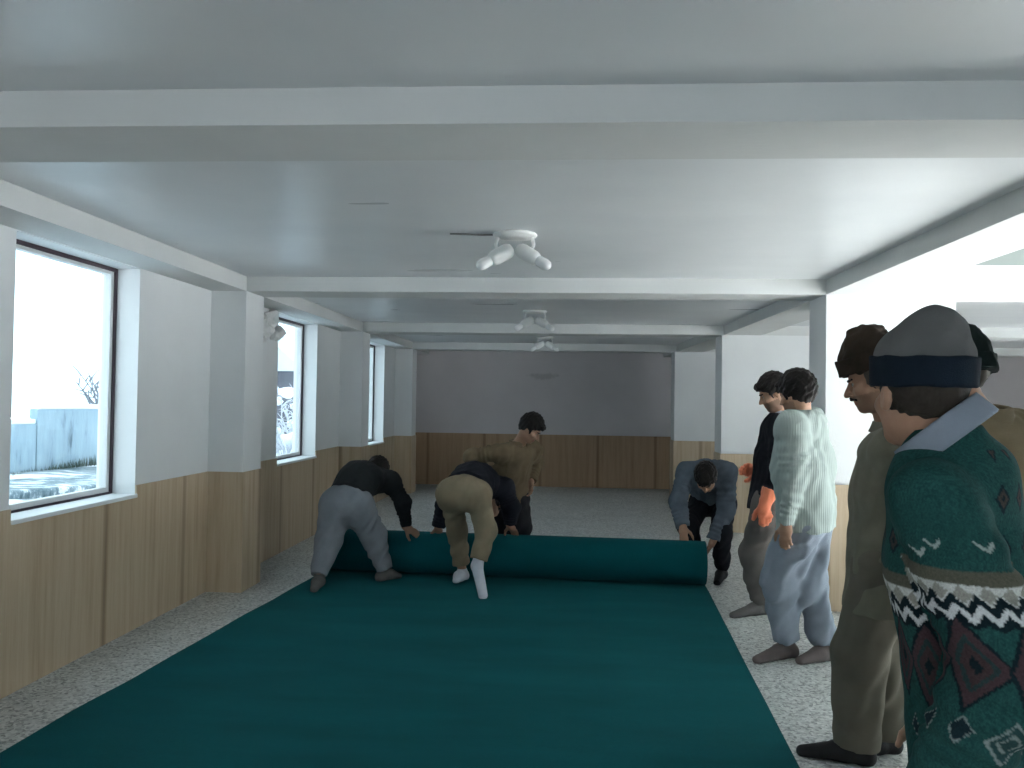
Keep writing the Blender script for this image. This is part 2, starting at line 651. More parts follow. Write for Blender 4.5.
def slab(bm, p, q, t, z0, z1):
    d = unit((q-p)*V3(1, 1, 0))
    n = V3(d[1], -d[0], 0)*t
    hexa(bm, [tuple((p-n)[:2]), tuple((q-n)[:2]), tuple((q+n)[:2]), tuple((p+n)[:2])], z0, z1)


bm = bmesh.new()
slab(bm, fa, fb, 0.1, G0-0.3, zlow)
slab(bm, fb, fc, 0.1, G0-0.3, ztop)
yard_wall = bm_obj('boundary_wall', bm, M_CONC)
tag(yard_wall, 'pale streaked concrete boundary wall standing in the snow outside the nearest window', 'wall')
bm = bmesh.new()
slab(bm, fa, fb-unit(fb-fa)*0.02, 0.13, zlow, zlow+0.10)
bm_obj('snow_cap', bm, M_SNOW, yard_wall, bevel=0.03)
bm = bmesh.new()
slab(bm, fb, fc, 0.13, ztop, ztop+0.10)
bm_obj('snow_cap', bm, M_SNOW, yard_wall, bevel=0.03)
bm = bmesh.new()
fd = fc + unit(fc-fb)*0.45
slab(bm, fc, fd, 0.16, G0-0.3, ztop+0.04)
bm_obj('post', bm, mat('dark_concrete', (0.16, 0.2, 0.23), 0.9, 0.1), yard_wall)

# wet path trodden through the snow
bm = bmesh.new()
p4 = [ground(-60, 506, G0), ground(112, 492, G0), ground(112, 481, G0), ground(-60, 492, G0)]
hexa(bm, [tuple(p[:2]) for p in p4], G0-0.2, G0+0.16)


def _path(nt, b):
    n = noise(nt, world_coords(nt, (1.0, 2.5, 1)), 2.2, 5, 0.7)
    nt.links.new(ramp(nt, n, [(0.40, (0.07, 0.11, 0.13)), (0.52, (0.20, 0.26, 0.29)), (0.60, (0.75, 0.78, 0.8))]), b.inputs['Base Color'])


tag(bm_obj('path', bm, mat('wet_path', (0.1, 0.12, 0.14), 0.5, 0.4, _path), bevel=0.05), 'wet path through the snow', kind='structure')
# dark winter grass at its foot
bm = bmesh.new()
rnd = random.Random(11)
for k in range(1500):
    t = rnd.random()
    p = fb*(1-t)*1.0 + fd*t + V3(rnd.uniform(-0.1, 0.1), -rnd.uniform(0.35, 0.9), 0)
    h = rnd.uniform(0.08, 0.34)*(0.6+0.8*t)
    a = rnd.uniform(0, 6.28)
    w = V3(math.cos(a), math.sin(a), 0)*0.02
    tip = p + V3(rnd.uniform(-.1, .1), rnd.uniform(-.1, .1), h)
    bm.faces.new([bm.verts.new(tuple(p-w)), bm.verts.new(tuple(p+w)), bm.verts.new(tuple(tip))])
tag(bm_obj('grass', bm, mat('winter_grass', (0.10, 0.13, 0.11), 0.9, 0.1)),
    'dark dry grass along the foot of the concrete boundary wall', 'grass', kind='stuff')

M_BARK = mat('pale_bark', (0.22, 0.23, 0.26), 0.9, 0.1)
M_SNOWBARK = mat('frosted_twigs', (0.55, 0.56, 0.6), 0.9, 0.1)


def bush(name, base, h, spread, seed, m, label, cat, n=26, r=0.018, leaf=None, group=None):
    rn = random.Random(seed)
    b = bmesh.new()
    for k in range(n):
        a = rn.uniform(0, 6.28)
        s = rn.uniform(0.25, 1)*spread
        end = base + V3(math.cos(a)*s, math.sin(a)*s, h*rn.uniform(0.55, 1))
        mid = (base+end)/2 + V3(rn.uniform(-.15, .15), rn.uniform(-.15, .15), 0.12*h)
        tube(b, [base, mid, end], [r*1.6, r, r*0.4], 5)
        for q in range(4):
            t = rn.uniform(0.4, 1)
            s0 = mid*(1-t) + end*t
            e = s0 + V3(rn.uniform(-.4, .4), rn.uniform(-.4, .4), rn.uniform(-0.05, .4))*spread*0.8
            tube(b, [s0, (s0+e)/2 + V3(0, 0, 0.04), e], [r*0.7, r*0.5, r*0.25], 4)
    o = bm_obj(name, b, m)
    tag(o, label, cat, group)
    if leaf is not None:
        for k in range(9):
            lb = bmesh.new()
            a = 6.28*k/9
            rr_ = rn.uniform(.3, .8)
            p = base + V3(math.cos(a)*spread*rr_, math.sin(a)*spread*rr_, h*rn.uniform(0.4, 1.0))
            c = bmesh.ops.create_icosphere(lb, subdivisions=2, radius=rn.uniform(0.14, 0.26))
            for v_ in lb.verts:
                v_.co *= 1+.25*math.sin(v_.co.x*23+k)*math.cos(v_.co.y*19)
                v_.co.z *= .5
            bmesh.ops.translate(lb, vec=Vector(p), verts=lb.verts[:])
            bm_obj('snow_clump', lb, leaf, o, smooth=True)
    return o


b0 = ground(94, 466, G0)
bush('bare_shrub', V3(b0[0]-0.7, b0[1]+2.2, G0), 2.55, 1.15, 5, M_BARK, 'bare bush rising behind the right end of the concrete boundary wall', 'bush', 34, 0.03)
# thin utility pole close beside the nearest window's far edge
pb = ground(103, 492, G0)
bm = bmesh.new()
tube(bm, [pb, pb+V3(0.06, 0.0, 3.0), pb+V3(0.16, 0, 6.5)], [0.05, 0.045, 0.035], 8)
pole = bm_obj('utility_pole', bm, M_SNOWBARK, smooth=True)
tag(pole, 'thin pale pole outside at the far edge of the nearest window', 'pole')

# neighbouring house seen through the middle and end windows
hA = V3(-13.5, 31, G0)
bm = bmesh.new()
hd = at(292, 374, 30)
he = at(372, 372, 46)
M_HOUSE = mat('dark_brick_house', (0.13, 0.13, 0.15), 0.9, 0.1)
hx0, hx1 = hd[0]-1.0, hd[0]+1.1
box(bm, hx0, hx1, 27, 48, G0-0.2, hd[2])
house = bm_obj('house', bm, M_HOUSE)
tag(house, 'grey house with a snowy eave seen through the middle window', 'house')
bm = bmesh.new()
hexa(bm, [(hx0-0.3, 26.6), (hx1+0.35, 26.6), (hx1+0.35, 48.3), (hx0-0.3, 48.3)], hd[2], hd[2]+0.14)
v0 = [(hx0-0.3, 26.6, hd[2]+0.14), (hx1+0.35, 26.6, hd[2]+0.14), (hx1+0.35, 48.3, hd[2]+0.14), (hx0-0.3, 48.3, hd[2]+0.14)]
vs = [bm.verts.new(v) for v in v0]
r1, r2 = bm.verts.new(((hx0+hx1)/2, 26.6, hd[2]+1.3)), bm.verts.new(((hx0+hx1)/2, 48.3, hd[2]+1.3))
for f in ((vs[0], vs[1], r1), (vs[2], vs[3], r2), (vs[1], vs[2], r2, r1), (vs[3], vs[0], r1, r2)):
    bm.faces.new(f)
bm_obj('roof', bm, mat('blue_snow_roof', (0.55, 0.68, 0.74), 0.8, 0.2), house)
M_DPANE = mat('dark_panes', (0.03, 0.035, 0.045), 0.3, 0.4)
for yy in (29, 33, 37.5, 42):
    bm = bmesh.new()
    box(bm, hx1-0.02, hx1+0.05, yy, yy+1.3, 0.5, 1.9)
    bm_obj('window', bm, M_DPANE, house)
for k, (px, py, Y, h, sp, sd) in enumerate([(286, 452, 13.0, 1.5, 0.9, 21), (300, 450, 15.5, 1.7, 1.0, 22), (291, 430, 20, 2.0, 1.1, 23), (378, 436, 22, 2.1, 0.9, 24)]):
    p = at(px, py, Y)
    bush('snowy_bush', V3(p[0], p[1], G0), h, sp, sd, M_SNOWBARK,
         ['snow laden bush closest to the middle window', 'snow laden bush at the right edge of the middle window',
          'taller snow laden bush farthest back in the middle window', 'snow laden bush seen through the end window'][k], 'bush', 22, 0.02, M_SNOW,
         'snowy bushes in the yard')

# ------------------------------------------------------------------ carpet and its roll
TH = 0.009
RR = 0.187
cR, cL = ground(705, 586), ground(326, 570.5)
axis = unit((cL-cR)*V3(1, 1, 0))
fwd = V3(axis[1], -axis[0], 0)
if fwd[1] < 0:
    fwd = -fwd
eR0, eR1 = ground(784, 740), ground(705, 586)
eL0, eL1 = ground(0, 755), ground(326, 570.5)
dR, dL = unit(eR0-eR1), unit(eL0-eL1)
LEN = 4.7
bm = bmesh.new()
NU, NV = 70, 24
top, bot = {}, {}
for i in range(NU+1):
    s = LEN*i/NU
    pr, pl = eR1+dR*s, eL1+dL*s
    pl = pl + V3(0.006*math.sin(s*3.1)+0.004*math.sin(s*7), 0, 0)
    for j in range(NV+1):
        t = j/NV
        p = pr*(1-t)+pl*t
        z = 0.0025*(1+math.sin(s*2.3+t*2.0))*(0 if s < 0.1 else 1)*0.9 + 0.002*max(0, math.sin(s*5.3-t*3))
        top[i, j] = bm.verts.new((p[0], p[1], TH+z))
        bot[i, j] = bm.verts.new((p[0], p[1], 0.001))
for i in range(NU):
    for j in range(NV):
        bm.faces.new((top[i, j], top[i+1, j], top[i+1, j+1], top[i, j+1]))
        bm.faces.new((bot[i, j], bot[i, j+1], bot[i+1, j+1], bot[i+1, j]))
for i in range(NU):
    for j in (0, NV):
        bm.faces.new((top[i, j], top[i+1, j], bot[i+1, j], bot[i, j]))
for j in range(NV):
    for i in (0, NU):
        bm.faces.new((top[i, j], top[i, j+1], bot[i, j+1], bot[i, j]))
carpet = bm_obj('carpet', bm, M_CARPET, smooth=False)
tag(carpet, 'long deep teal carpet being unrolled down the middle of the terrazzo floor', 'carpet')
# the roll: one ribbon wound into a spiral
prof = []
turns = 6
steps = 44*turns
for i in range(steps+1):
    a = -math.pi/2 + 2*math.pi*turns*i/steps
    r = RR - 0.0135*(a+math.pi/2)/(2*math.pi)
    prof.append((r*math.cos(a), RR + r*math.sin(a)))
inn = []
for i, (s, z) in enumerate(prof):
    d = math.hypot(s, z-RR)
    k = (d-TH)/d
    inn.append((s*k, RR+(z-RR)*k))
bm = bmesh.new()
NW = 30
rows_o, rows_i = [], []
for j in range(NW+1):
    t = j/NW
    c = cR*(1-t)+cL*t
    wob = 0.003*math.sin(t*9)+0.002*math.sin(t*23)
    rows_o.append([bm.verts.new(tuple(V3(c[0], c[1], z+0.001)+fwd*(s*(1+wob)))) for s, z in prof])
    rows_i.append([bm.verts.new(tuple(V3(c[0], c[1], z+0.001)+fwd*(s*(1+wob)))) for s, z in inn])
for j in range(NW):
    for i in range(steps):
        bm.faces.new((rows_o[j][i], rows_o[j][i+1], rows_o[j+1][i+1], rows_o[j+1][i]))
        bm.faces.new((rows_i[j][i], rows_i[j+1][i], rows_i[j+1][i+1], rows_i[j][i+1]))
for j in (0, NW):
    for i in range(steps):
        bm.faces.new((rows_o[j][i], rows_i[j][i], rows_i[j][i+1], rows_o[j][i+1]))
for j in range(NW):
    for i in (0, steps):
        bm.faces.new((rows_o[j][i], rows_o[j+1][i], rows_i[j+1][i], rows_i[j][i]))
bm_obj('rolled_end', bm, M_CARPET, carpet, smooth=True)


# ------------------------------------------------------------------ ceiling spot fixtures
def fixture(px, py, Y, label):
    p = at(px, py, Y)
    loc = Vector((p[0], p[1], ZC))
    root = bpy.data.objects.new('ceiling_light', None)
    COL.objects.link(root)
    root.location = loc
    root.scale = (1.12, 1.12, 1.12)
    tag(root, label, 'ceiling light', 'twin spot ceiling lights')
    b = bmesh.new()
    n = 32
    rings = [(0.0, 0.0), (0.108, 0.0), (0.112, -0.006), (0.106, -0.016), (0.05, -0.024), (0.0, -0.025)]
    prev = None
    for r, z in rings:
        ring = [b.verts.new((r*math.cos(2*math.pi*k/n), r*math.sin(2*math.pi*k/n), z)) for k in range(n)] if r else [b.verts.new((0, 0, z))]
        if prev:
            for k in range(n):
                if len(prev) == 1:
                    b.faces.new((prev[0], ring[k], ring[(k+1) % n]))
                elif len(ring) == 1:
                    b.faces.new((prev[k], prev[(k+1) % n], ring[0]))
                else:
                    b.faces.new((prev[k], ring[k], ring[(k+1) % n], prev[(k+1) % n]))
        prev = ring
    bm_obj('ceiling_plate', b, M_WHITE, root, smooth=True)
    for sx, yaw in ((-1, 0.5), (1, -0.35)):
        b = bmesh.new()
        tube(b, [(sx*0.085, 0, -0.012), (sx*0.095, -0.012, -0.055), (sx*0.085, -0.03, -0.095)], 0.009, 8)
        arm = bm_obj('arm', b, M_WHITE, root, smooth=True)
        d = Vector((sx*0.80, -0.32, -0.50)).normalized()
        c = Vector((sx*0.028, -0.015, -0.085))
        b = bmesh.new()
        prof_ = [(-0.016, 0.003), (-0.015, 0.026), (0.0, 0.037), (0.02, 0.040), (0.085, 0.038), (0.105, 0.033), (0.112, 0.026)]
        tube(b, [c+d*s for s, r in prof_], [max(r, 0.002) for s, r in prof_], 20)
        hd_ = bm_obj('spot_head', b, M_WHITE, root, smooth=True)
        b = bmesh.new()
        pb_ = [(0.108, 0.022), (0.118, 0.027), (0.16, 0.029), (0.178, 0.024), (0.188, 0.012), (0.191, 0.002)]
        tube(b, [c+d*s for s, r in pb_], [r for s, r in pb_], 16)
        bm_obj('bulb', b, M_BULB, hd_, smooth=True)
    return root


fx = [(515, 234, 5.0), (535, 311, 8.9), (545, 337, 12.2)]
fix0 = fixture(fx[0][0], fx[0][1], EYE[1] + (at(515, 234, 1)[1])*(ZC-1.5)/(at(515, 234, 1)[2]-1.5), 'white twin spot ceiling light closest to the camera')


def depth_at(px, py, z):
    q = at(px, py, 1)
    return (z-1.5)/(q[2]-1.5)


for (px, py, Y), lab in zip(fx[1:], ['white twin spot ceiling light in the middle bay, second from the camera', 'white twin spot ceiling light in the farthest bay']):
    fixture(px, py, min(depth_at(px, py, ZC), {535: 9.3, 545: 12.6}[px]), lab)
p = at(515, 234, depth_at(515, 234, ZC))
q = at(450, 233, depth_at(450, 233, ZC))
bm = bmesh.new()
tube(bm, [(p[0]-0.10, p[1], ZC-0.004), ((p[0]+q[0])/2, (p[1]+q[1])/2+0.01, ZC-0.006), (q[0], q[1], ZC-0.004)], 0.005, 6)
tag(bm_obj('cable', bm, mat('grey_cable', (0.18, 0.18, 0.18), 0.6)), 'thin dark cable on the ceiling left of the nearest ceiling light', 'cable')


# ------------------------------------------------------------------ implicit surfaces for people and clothes
class Field:
    def __init__(s, lo, hi, h):
        s.h = h
        s.lo = np.asarray(lo, float)
        n = np.ceil((np.asarray(hi, float)-s.lo)/h).astype(int)+1
        s.ax = [(s.lo[i]+h*np.arange(n[i])).astype(np.float32) for i in range(3)]
        s.d = np.full(n, 0.3, np.float32)

    def view(s, lo, hi):
        sl = []
        for i in range(3):
            a = int(np.clip(np.floor((lo[i]-s.lo[i])/s.h), 0, len(s.ax[i])-1))
            b = int(np.clip(np.ceil((hi[i]-s.lo[i])/s.h)+1, a+1, len(s.ax[i])))
            sl.append(slice(a, b))
        X = s.ax[0][sl[0]][:, None, None]
        Y = s.ax[1][sl[1]][None, :, None]
        Z = s.ax[2][sl[2]][None, None, :]
        return tuple(sl), X, Y, Z

    def put(s, sl, v, k, op):
        d = s.d[sl]
        if op == 'add':
            if k > 0:
                q = np.maximum(k-np.abs(d-v), 0)/k
                s.d[sl] = np.minimum(d, v)-q*q*k*0.25
            else:
                s.d[sl] = np.minimum(d, v)
        else:
            v = -v
            if k > 0:
                q = np.maximum(k-np.abs(d-v), 0)/k
                s.d[sl] = np.maximum(d, v)+q*q*k*0.25
            else:
                s.d[sl] = np.maximum(d, v)

    @staticmethod
    def cut(v, X, Y, Z, cuts):
        for c, n in cuts:
            n = unit(n)
            v = np.maximum(v, (X-c[0])*n[0]+(Y-c[1])*n[1]+(Z-c[2])*n[2])
        return v

    def cone(s, a, b, ra, rb=None, k=0.02, wide=None, w=1.0, cuts=(), op='add', disp=None):
        rb = ra if rb is None else rb
        a, b = np.asarray(a, float), np.asarray(b, float)
        m = max(ra, rb)*max(1, w)+k+2*s.h+(0.02 if disp else 0)
        sl, X, Y, Z = s.view(np.minimum(a, b)-m, np.maximum(a, b)+m)
        ba = b-a
        L2 = max(ba@ba, 1e-9)
        px, py, pz = X-a[0], Y-a[1], Z-a[2]
        t = np.clip((px*ba[0]+py*ba[1]+pz*ba[2])/L2, 0, 1)
        qx, qy, qz = px-t*ba[0], py-t*ba[1], pz-t*ba[2]
        if wide is not None and w != 1.0:
            wd_ = unit(wide)
            c = (qx*wd_[0]+qy*wd_[1]+qz*wd_[2])*(1-1/w)
            qx, qy, qz = qx-c*wd_[0], qy-c*wd_[1], qz-c*wd_[2]
        v = np.sqrt(qx*qx+qy*qy+qz*qz)-(ra+(rb-ra)*t)
        if disp:
            v = v+disp(X, Y, Z, t)
        v = s.cut(v, X, Y, Z, cuts)
        s.put(sl, v.astype(np.float32), k, op)

    def ell(s, c, R, r, k=0.02, cuts=(), op='add'):
        """R: three axes (rows), r: three radii"""
        c, r = np.asarray(c, float), np.asarray(r, float)
        m = max(r)+k+2*s.h
        sl, X, Y, Z = s.view(c-m, c+m)
        px, py, pz = X-c[0], Y-c[1], Z-c[2]
        k0 = k1 = 0
        for i in range(3):
            q = px*R[i][0]+py*R[i][1]+pz*R[i][2]
            k0 = k0+(q/r[i])**2
            k1 = k1+(q/r[i]**2)**2
        k0, k1 = np.sqrt(k0), np.sqrt(k1)
        v = k0*(k0-1)/np.maximum(k1, 1e-6)
        v = s.cut(v, X, Y, Z, cuts)
        s.put(sl, v.astype(np.float32), k, op)

    def folds(s, fn):
        X, Y, Z = s.ax[0][:, None, None], s.ax[1][None, :, None], s.ax[2][None, None, :]
        near = np.abs(s.d) < 0.04
        v = np.broadcast_to(fn(X, Y, Z), s.d.shape)
        s.d = np.where(near, s.d+v, s.d).astype(np.float32)

    def clip(s, c, n):
        """keep the side opposite to n"""
        n = unit(n)
        X, Y, Z = s.ax[0][:, None, None], s.ax[1][None, :, None], s.ax[2][None, None, :]
        s.d = np.maximum(s.d, ((X-c[0])*n[0]+(Y-c[1])*n[1]+(Z-c[2])*n[2]).astype(np.float32))

    def mesh(s):
        d, h = s.d, s.h
        ins = d < 0
        nx, ny, nz = [n-1 for n in d.shape]
        cnt = np.zeros((nx, ny, nz), np.int8)
        for i in (0, 1):
            for j in (0, 1):
                for k in (0, 1):
                    cnt += ins[i:nx+i, j:ny+j, k:nz+k]
        act = np.argwhere((cnt > 0) & (cnt < 8))
        idx = np.full((nx, ny, nz), -1, np.int64)
        idx[act[:, 0], act[:, 1], act[:, 2]] = np.arange(len(act))
        cor = np.stack([d[act[:, 0]+i, act[:, 1]+j, act[:, 2]+k] for i in (0, 1) for j in (0, 1) for k in (0, 1)], 1)
        off = np.array([(i, j, k) for i in (0, 1) for j in (0, 1) for k in (0, 1)], float)
        acc = np.zeros((len(act), 3))
        num = np.zeros(len(act))
        for a in range(8):
            for b in range(a+1, 8):
                if np.abs(off[a]-off[b]).sum() == 1:
                    da, db = cor[:, a], cor[:, b]
                    cr = (da < 0) != (db < 0)
                    t = np.where(cr, da/np.where(cr, da-db, 1), 0)
                    acc += np.where(cr[:, None], off[a]+(off[b]-off[a])*t[:, None], 0)
                    num += cr
        verts = s.lo+h*(act+acc/num[:, None])
        quads = []
        for ax in range(3):
            o1, o2 = [(1, 2), (2, 0), (0, 1)][ax]
            sa = [slice(1, -1)]*3
            sb = [slice(1, -1)]*3
            sa[ax], sb[ax] = slice(0, -1), slice(1, None)
            A, B = ins[tuple(sa)], ins[tuple(sb)]
            for flip, msk in ((False, A & ~B), (True, ~A & B)):
                e = np.argwhere(msk)
                if not len(e):
                    continue
                p = e.copy()
                p[:, o1] += 1
                p[:, o2] += 1
                v = []
                for da, db in ((0, 0), (1, 0), (1, 1), (0, 1)):
                    q = p.copy()
                    q[:, o1] -= 1-da
                    q[:, o2] -= 1-db
                    v.append(idx[q[:, 0], q[:, 1], q[:, 2]])
                v = np.stack(v, 1)
                quads.append(v[:, ::-1] if flip else v)
        quads = np.concatenate(quads)
        quads = quads[(quads >= 0).all(1)]
        return verts, quads


def sdf_obj(name, F, m, org, parent=None, tint=None, loc=None):
    v, q = F.mesh()
    me = bpy.data.meshes.new(name)
    me.vertices.add(len(v))
    me.vertices.foreach_set('co', (v-org).astype(np.float32).ravel())
    me.loops.add(q.size)
    me.loops.foreach_set('vertex_index', q.astype(np.int32).ravel())
    me.polygons.add(len(q))
    me.polygons.foreach_set('loop_start', np.arange(0, q.size, 4, dtype=np.int32))
    me.polygons.foreach_set('use_smooth', np.ones(len(q), bool))
    me.update(calc_edges=True)
    if tint is not None:
        c = np.ones((len(v), 4), np.float32)
        c[:, :3] = tint(v)
        at_ = me.color_attributes.new('tint', 'FLOAT_COLOR', 'POINT')
        at_.data.foreach_set('color', c.ravel())
    return link(name, me, m, parent, loc)


def wob(X, Y, Z, f, s=0.0):
    """cheap smooth pseudo noise, about -1..1"""
    return (np.sin(f*(X*1.0+Y*0.31-Z*0.53)+s+1.7*np.sin(f*0.53*(Y-Z*0.4)+s*2.1))
            * np.cos(f*(Y*0.87-X*0.41+Z*0.61)-s*1.3+1.3*np.sin(f*0.47*(X+Z*0.7)+s)))


def ik(a, c, la, lb, hint):
    """middle joint between a and c; returns (mid, end)"""
    d = c-a
    L = np.linalg.norm(d)
    u = d/L
    L2 = min(L, (la+lb)*0.995)
    c = a+u*L2
    x = (la*la-lb*lb+L2*L2)/(2*L2)
    y = math.sqrt(max(la*la-x*x, 0))
    h = hint-u*(hint@u)
    h = unit(h) if np.linalg.norm(h) > 1e-6 else V3(0, 0, 1)
    return a+u*x+h*y, c


def hand(F, w, d, n, side, curl=0.35, spread=0.0, inf=0.0, thumb=0.6, sc=1.0, k=0.007):
    """w wrist, d along the hand, n out of the palm, side = towards the thumb; inf inflates (gloves)"""
    d = unit(d)
    n = unit(n-d*(n@d))
    t = np.cross(n, d)
    if t@side < 0:
        t = -t
    P = lambda a, b, c: w+sc*(d*a+t*b+n*c)
    F.cone(P(-0.02, 0, 0), P(0.03, 0, 0), 0.024*sc+inf, 0.028*sc+inf, 0.02, t, 1.15)
    F.cone(P(0.03, 0.003, 0), P(0.078, 0.0, 0), 0.0145*sc+inf, 0.0135*sc+inf, 0.015, t, 2.5)
    base = [(0.088, 0.028), (0.093, 0.0095), (0.089, -0.0095), (0.080, -0.027)]
    for (a, b), L, r, dc in zip(base, (0.072, 0.080, 0.074, 0.058), (0.0092, 0.0095, 0.0090, 0.0080), (-.06, 0, .03, .1)):
        p = P(a, b, 0)
        ang = 0.25*curl
        dirb = d+t*(b*4.5*spread)
        for fr, rr in ((0.46, 1.0), (0.30, 0.9), (0.24, 0.8)):
            ang += (curl+dc)*0.75
            v = unit(dirb*math.cos(ang)+n*math.sin(ang))
            q = p+v*L*fr*sc
            F.cone(p, q, r*sc*rr+inf, r*sc*(rr-0.08)+inf, k)
            p = q
    p = P(0.022, 0.026, 0.008)
    for L, r, o, i_ in ((0.045, 0.014, 0.75, 0.35), (0.034, 0.0105, 0.45, 0.45), (0.028, 0.009, 0.25, 0.5)):
        v = unit(d*(1-o*0.55)+t*o*thumb*1.4+n*i_*(0.4+curl))
        q = p+v*L*sc
        F.cone(p, q, r*sc+inf, r*sc*0.88+inf, 0.009)
        p = q


SKIN = np.array([0.36, 0.205, 0.135])


class Man:
    """a posed man; joints in world space"""

    def __init__(s, label, org, pelvis, neck, head, hf, chest, wrists, ankles, toes, hands=None,
                 elbow=None, knee=None, pfwd=None, hu=None, hsc=1.0, sh=0.185, mid=None, ua=0.30, fa=0.265,
                 th=0.44, sk=0.43, h=0.007, skin=SKIN, foot_up=None, sdrop=0.035, leg=None, arm=None, curl=(0.35, 0.35), spread=(0., 0.), hipw=0.095,
                 palm=None, nr=.058):
        s.nr = nr
        s.label, s.org, s.h, s.skin = label, V3(org[0], org[1], org[2]), h, np.asarray(skin)
        s.pel, s.neck, s.head = map(np.asarray, (pelvis, neck, head))
        s.up = unit(s.neck-s.pel)
        f = unit(chest)
        s.cf = unit(f-s.up*(f@s.up))
        s.left = np.cross(s.up, s.cf)
        pf = unit(pfwd) if pfwd is not None else s.cf
        s.pf = pf
        hl = unit(np.cross(V3(0, 0, 1), pf)) if abs(pf[2]) < 0.9 else s.left
        s.hl = hl
        s.hips = [s.pel+hl*hipw-V3(0, 0, 0.02), s.pel-hl*hipw-V3(0, 0, 0.02)]
        s.shd = [s.neck-s.up*sdrop-s.up*0.03+s.left*sh, s.neck-s.up*sdrop-s.up*0.03-s.left*sh]
        s.mid = s.pel*0.5+s.neck*0.5 + (np.asarray(mid) if mid is not None else 0)
        hf = unit(hf)
        hu = unit(hu) if hu is not None else V3(0, 0, 1)
        s.hf = hf
        s.hu = unit(hu-hf*(hu@hf))
        s.hlft = np.cross(s.hu, s.hf)
        s.hsc = hsc
        s.elb, s.wri, s.kne, s.ank, s.toe = [], [], [], [], [np.asarray(t) for t in toes]
        elbow = elbow or [-s.cf*0.6-V3(0, 0, .3)]*2
        knee = knee or [pf, pf]
        for i in (0, 1):
            if arm and arm[i]:
                dl = np.linalg.norm(s.shd[i]-np.asarray(wrists[i]))*arm[i]
                ua, fa = dl*.53, dl*.47
            e, w = ik(s.shd[i], np.asarray(wrists[i]), ua, fa, np.asarray(elbow[i], float))
            s.elb.append(e)
            s.wri.append(w)
            if leg:
                dl = np.linalg.norm(s.hips[i]-np.asarray(ankles[i]))*(leg if np.isscalar(leg) else leg[i])
                th, sk = dl*.51, dl*.49
            k, a = ik(s.hips[i], np.asarray(ankles[i]), th, sk, np.asarray(knee[i], float))
            s.kne.append(k)
            s.ank.append(a)
        s.hd = hands or [s.wri[i]-s.elb[i] for i in (0, 1)]
        s.palm = palm or [None, None]
        s.curl, s.spread = curl, spread
        pts = np.array([s.head+V3(0, 0, .2), s.head-V3(0, 0, .1), s.pel, *s.elb, *s.wri, *s.kne, *s.ank, *s.toe,
                        *[s.wri[i]+unit(s.hd[i])*0.2 for i in (0, 1)], *s.shd, *s.hips,
                        s.head+V3(.15, .15, 0), s.head-V3(.15, .15, 0)])
        s.lo, s.hi = pts.min(0)-0.22, pts.max(0)+0.22

    def box(s, *pts, m=0.2):
        p = np.array(pts)
        return p.min(0)-m, p.max(0)+m

    def H(s, f, l, u):
        return s.head+s.hsc*(s.hf*f+s.hlft*l+s.hu*u)

    def body(s, bare_feet=None, hide_hands=(), beard=0, hideface=False):
        F = Field(s.lo, s.hi, s.h)
        c, R = s.hsc, (s.hf, s.hlft, s.hu)
        # torso, arms, legs
        F.cone(s.pel, s.mid, .105, .105, .05, s.left, 1.32)
        F.cone(s.mid, s.neck-s.up*.10, .105, .105, .05, s.left, 1.38)
        F.cone(s.shd[0], s.shd[1], .052, .052, .05)
        F.cone(s.neck-s.up*.07, s.neck, s.nr*1.2, s.nr*1.03, .04)
        for i in (0, 1):
            F.cone(s.shd[i], s.elb[i], .046, .037, .02)
            F.cone(s.elb[i], s.wri[i], .038, .026, .015)
            F.cone(s.hips[i], s.kne[i], .078, .052, .03)
            F.cone(s.kne[i], s.ank[i], .052, .036, .02)
            F.cone(s.ank[i]-V3(0, 0, .03), s.toe[i]-V3(0, 0, .004), .032, .013, .02)
            if i not in hide_hands:
                side = s.side(i)
                hand(F, s.wri[i], s.hd[i], s.pn(i), side, s.curl[i], s.spread[i])
        # neck and head
        F.cone(s.neck-s.up*.01, s.H(-.02, 0, -.06), s.nr, s.nr*.95*c, .02)
        F.ell(s.H(-.018, 0, .030), R, np.array((.098, .077, .092))*c, .02)
        F.ell(s.H(.030, 0, -.052), R, np.array((.060, .058, .066))*c, .03)
        F.cone(s.H(.062, -.014, -.098), s.H(.062, .014, -.098), .020*c, None, .02)
        F.cone(s.H(.072, -.034, .022), s.H(.072, .034, .022), .013*c, None, .018)
        for q in (-1, 1):
            F.ell(s.H(.087, q*.032, .002), R, np.array((.016, .017, .012))*c, .012, op='sub')
            F.ell(s.H(.070, q*.031, .002), R, np.array((.013, .0135, .0125))*c, .003)
            F.cone(s.H(.062, q*.044, -.030), s.H(.045, q*.055, -.025), .018*c, .016*c, .02)
            F.ell(s.H(-.008, q*.080, -.012), R, np.array((.018, .010, .031))*c, .008)
            F.ell(s.H(-.002, q*.090, -.010), R, np.array((.010, .006, .018))*c, .005, op='sub')
        F.cone(s.H(.082, 0, .008), s.H(.108, 0, -.033), .0085*c, .0125*c, .010)
        for q in (-1, 1):
            F.cone(s.H(.094, q*.012, -.038), s.H(.090, q*.015, -.040), .0085*c, None, .008)
        F.cone(s.H(.083, -.017, -.063), s.H(.083, .017, -.063), .0065*c, None, .006)
        F.cone(s.H(.081, -.015, -.075), s.H(.081, .015, -.075), .0075*c, None, .006)
        tint = np.asarray(s.skin)

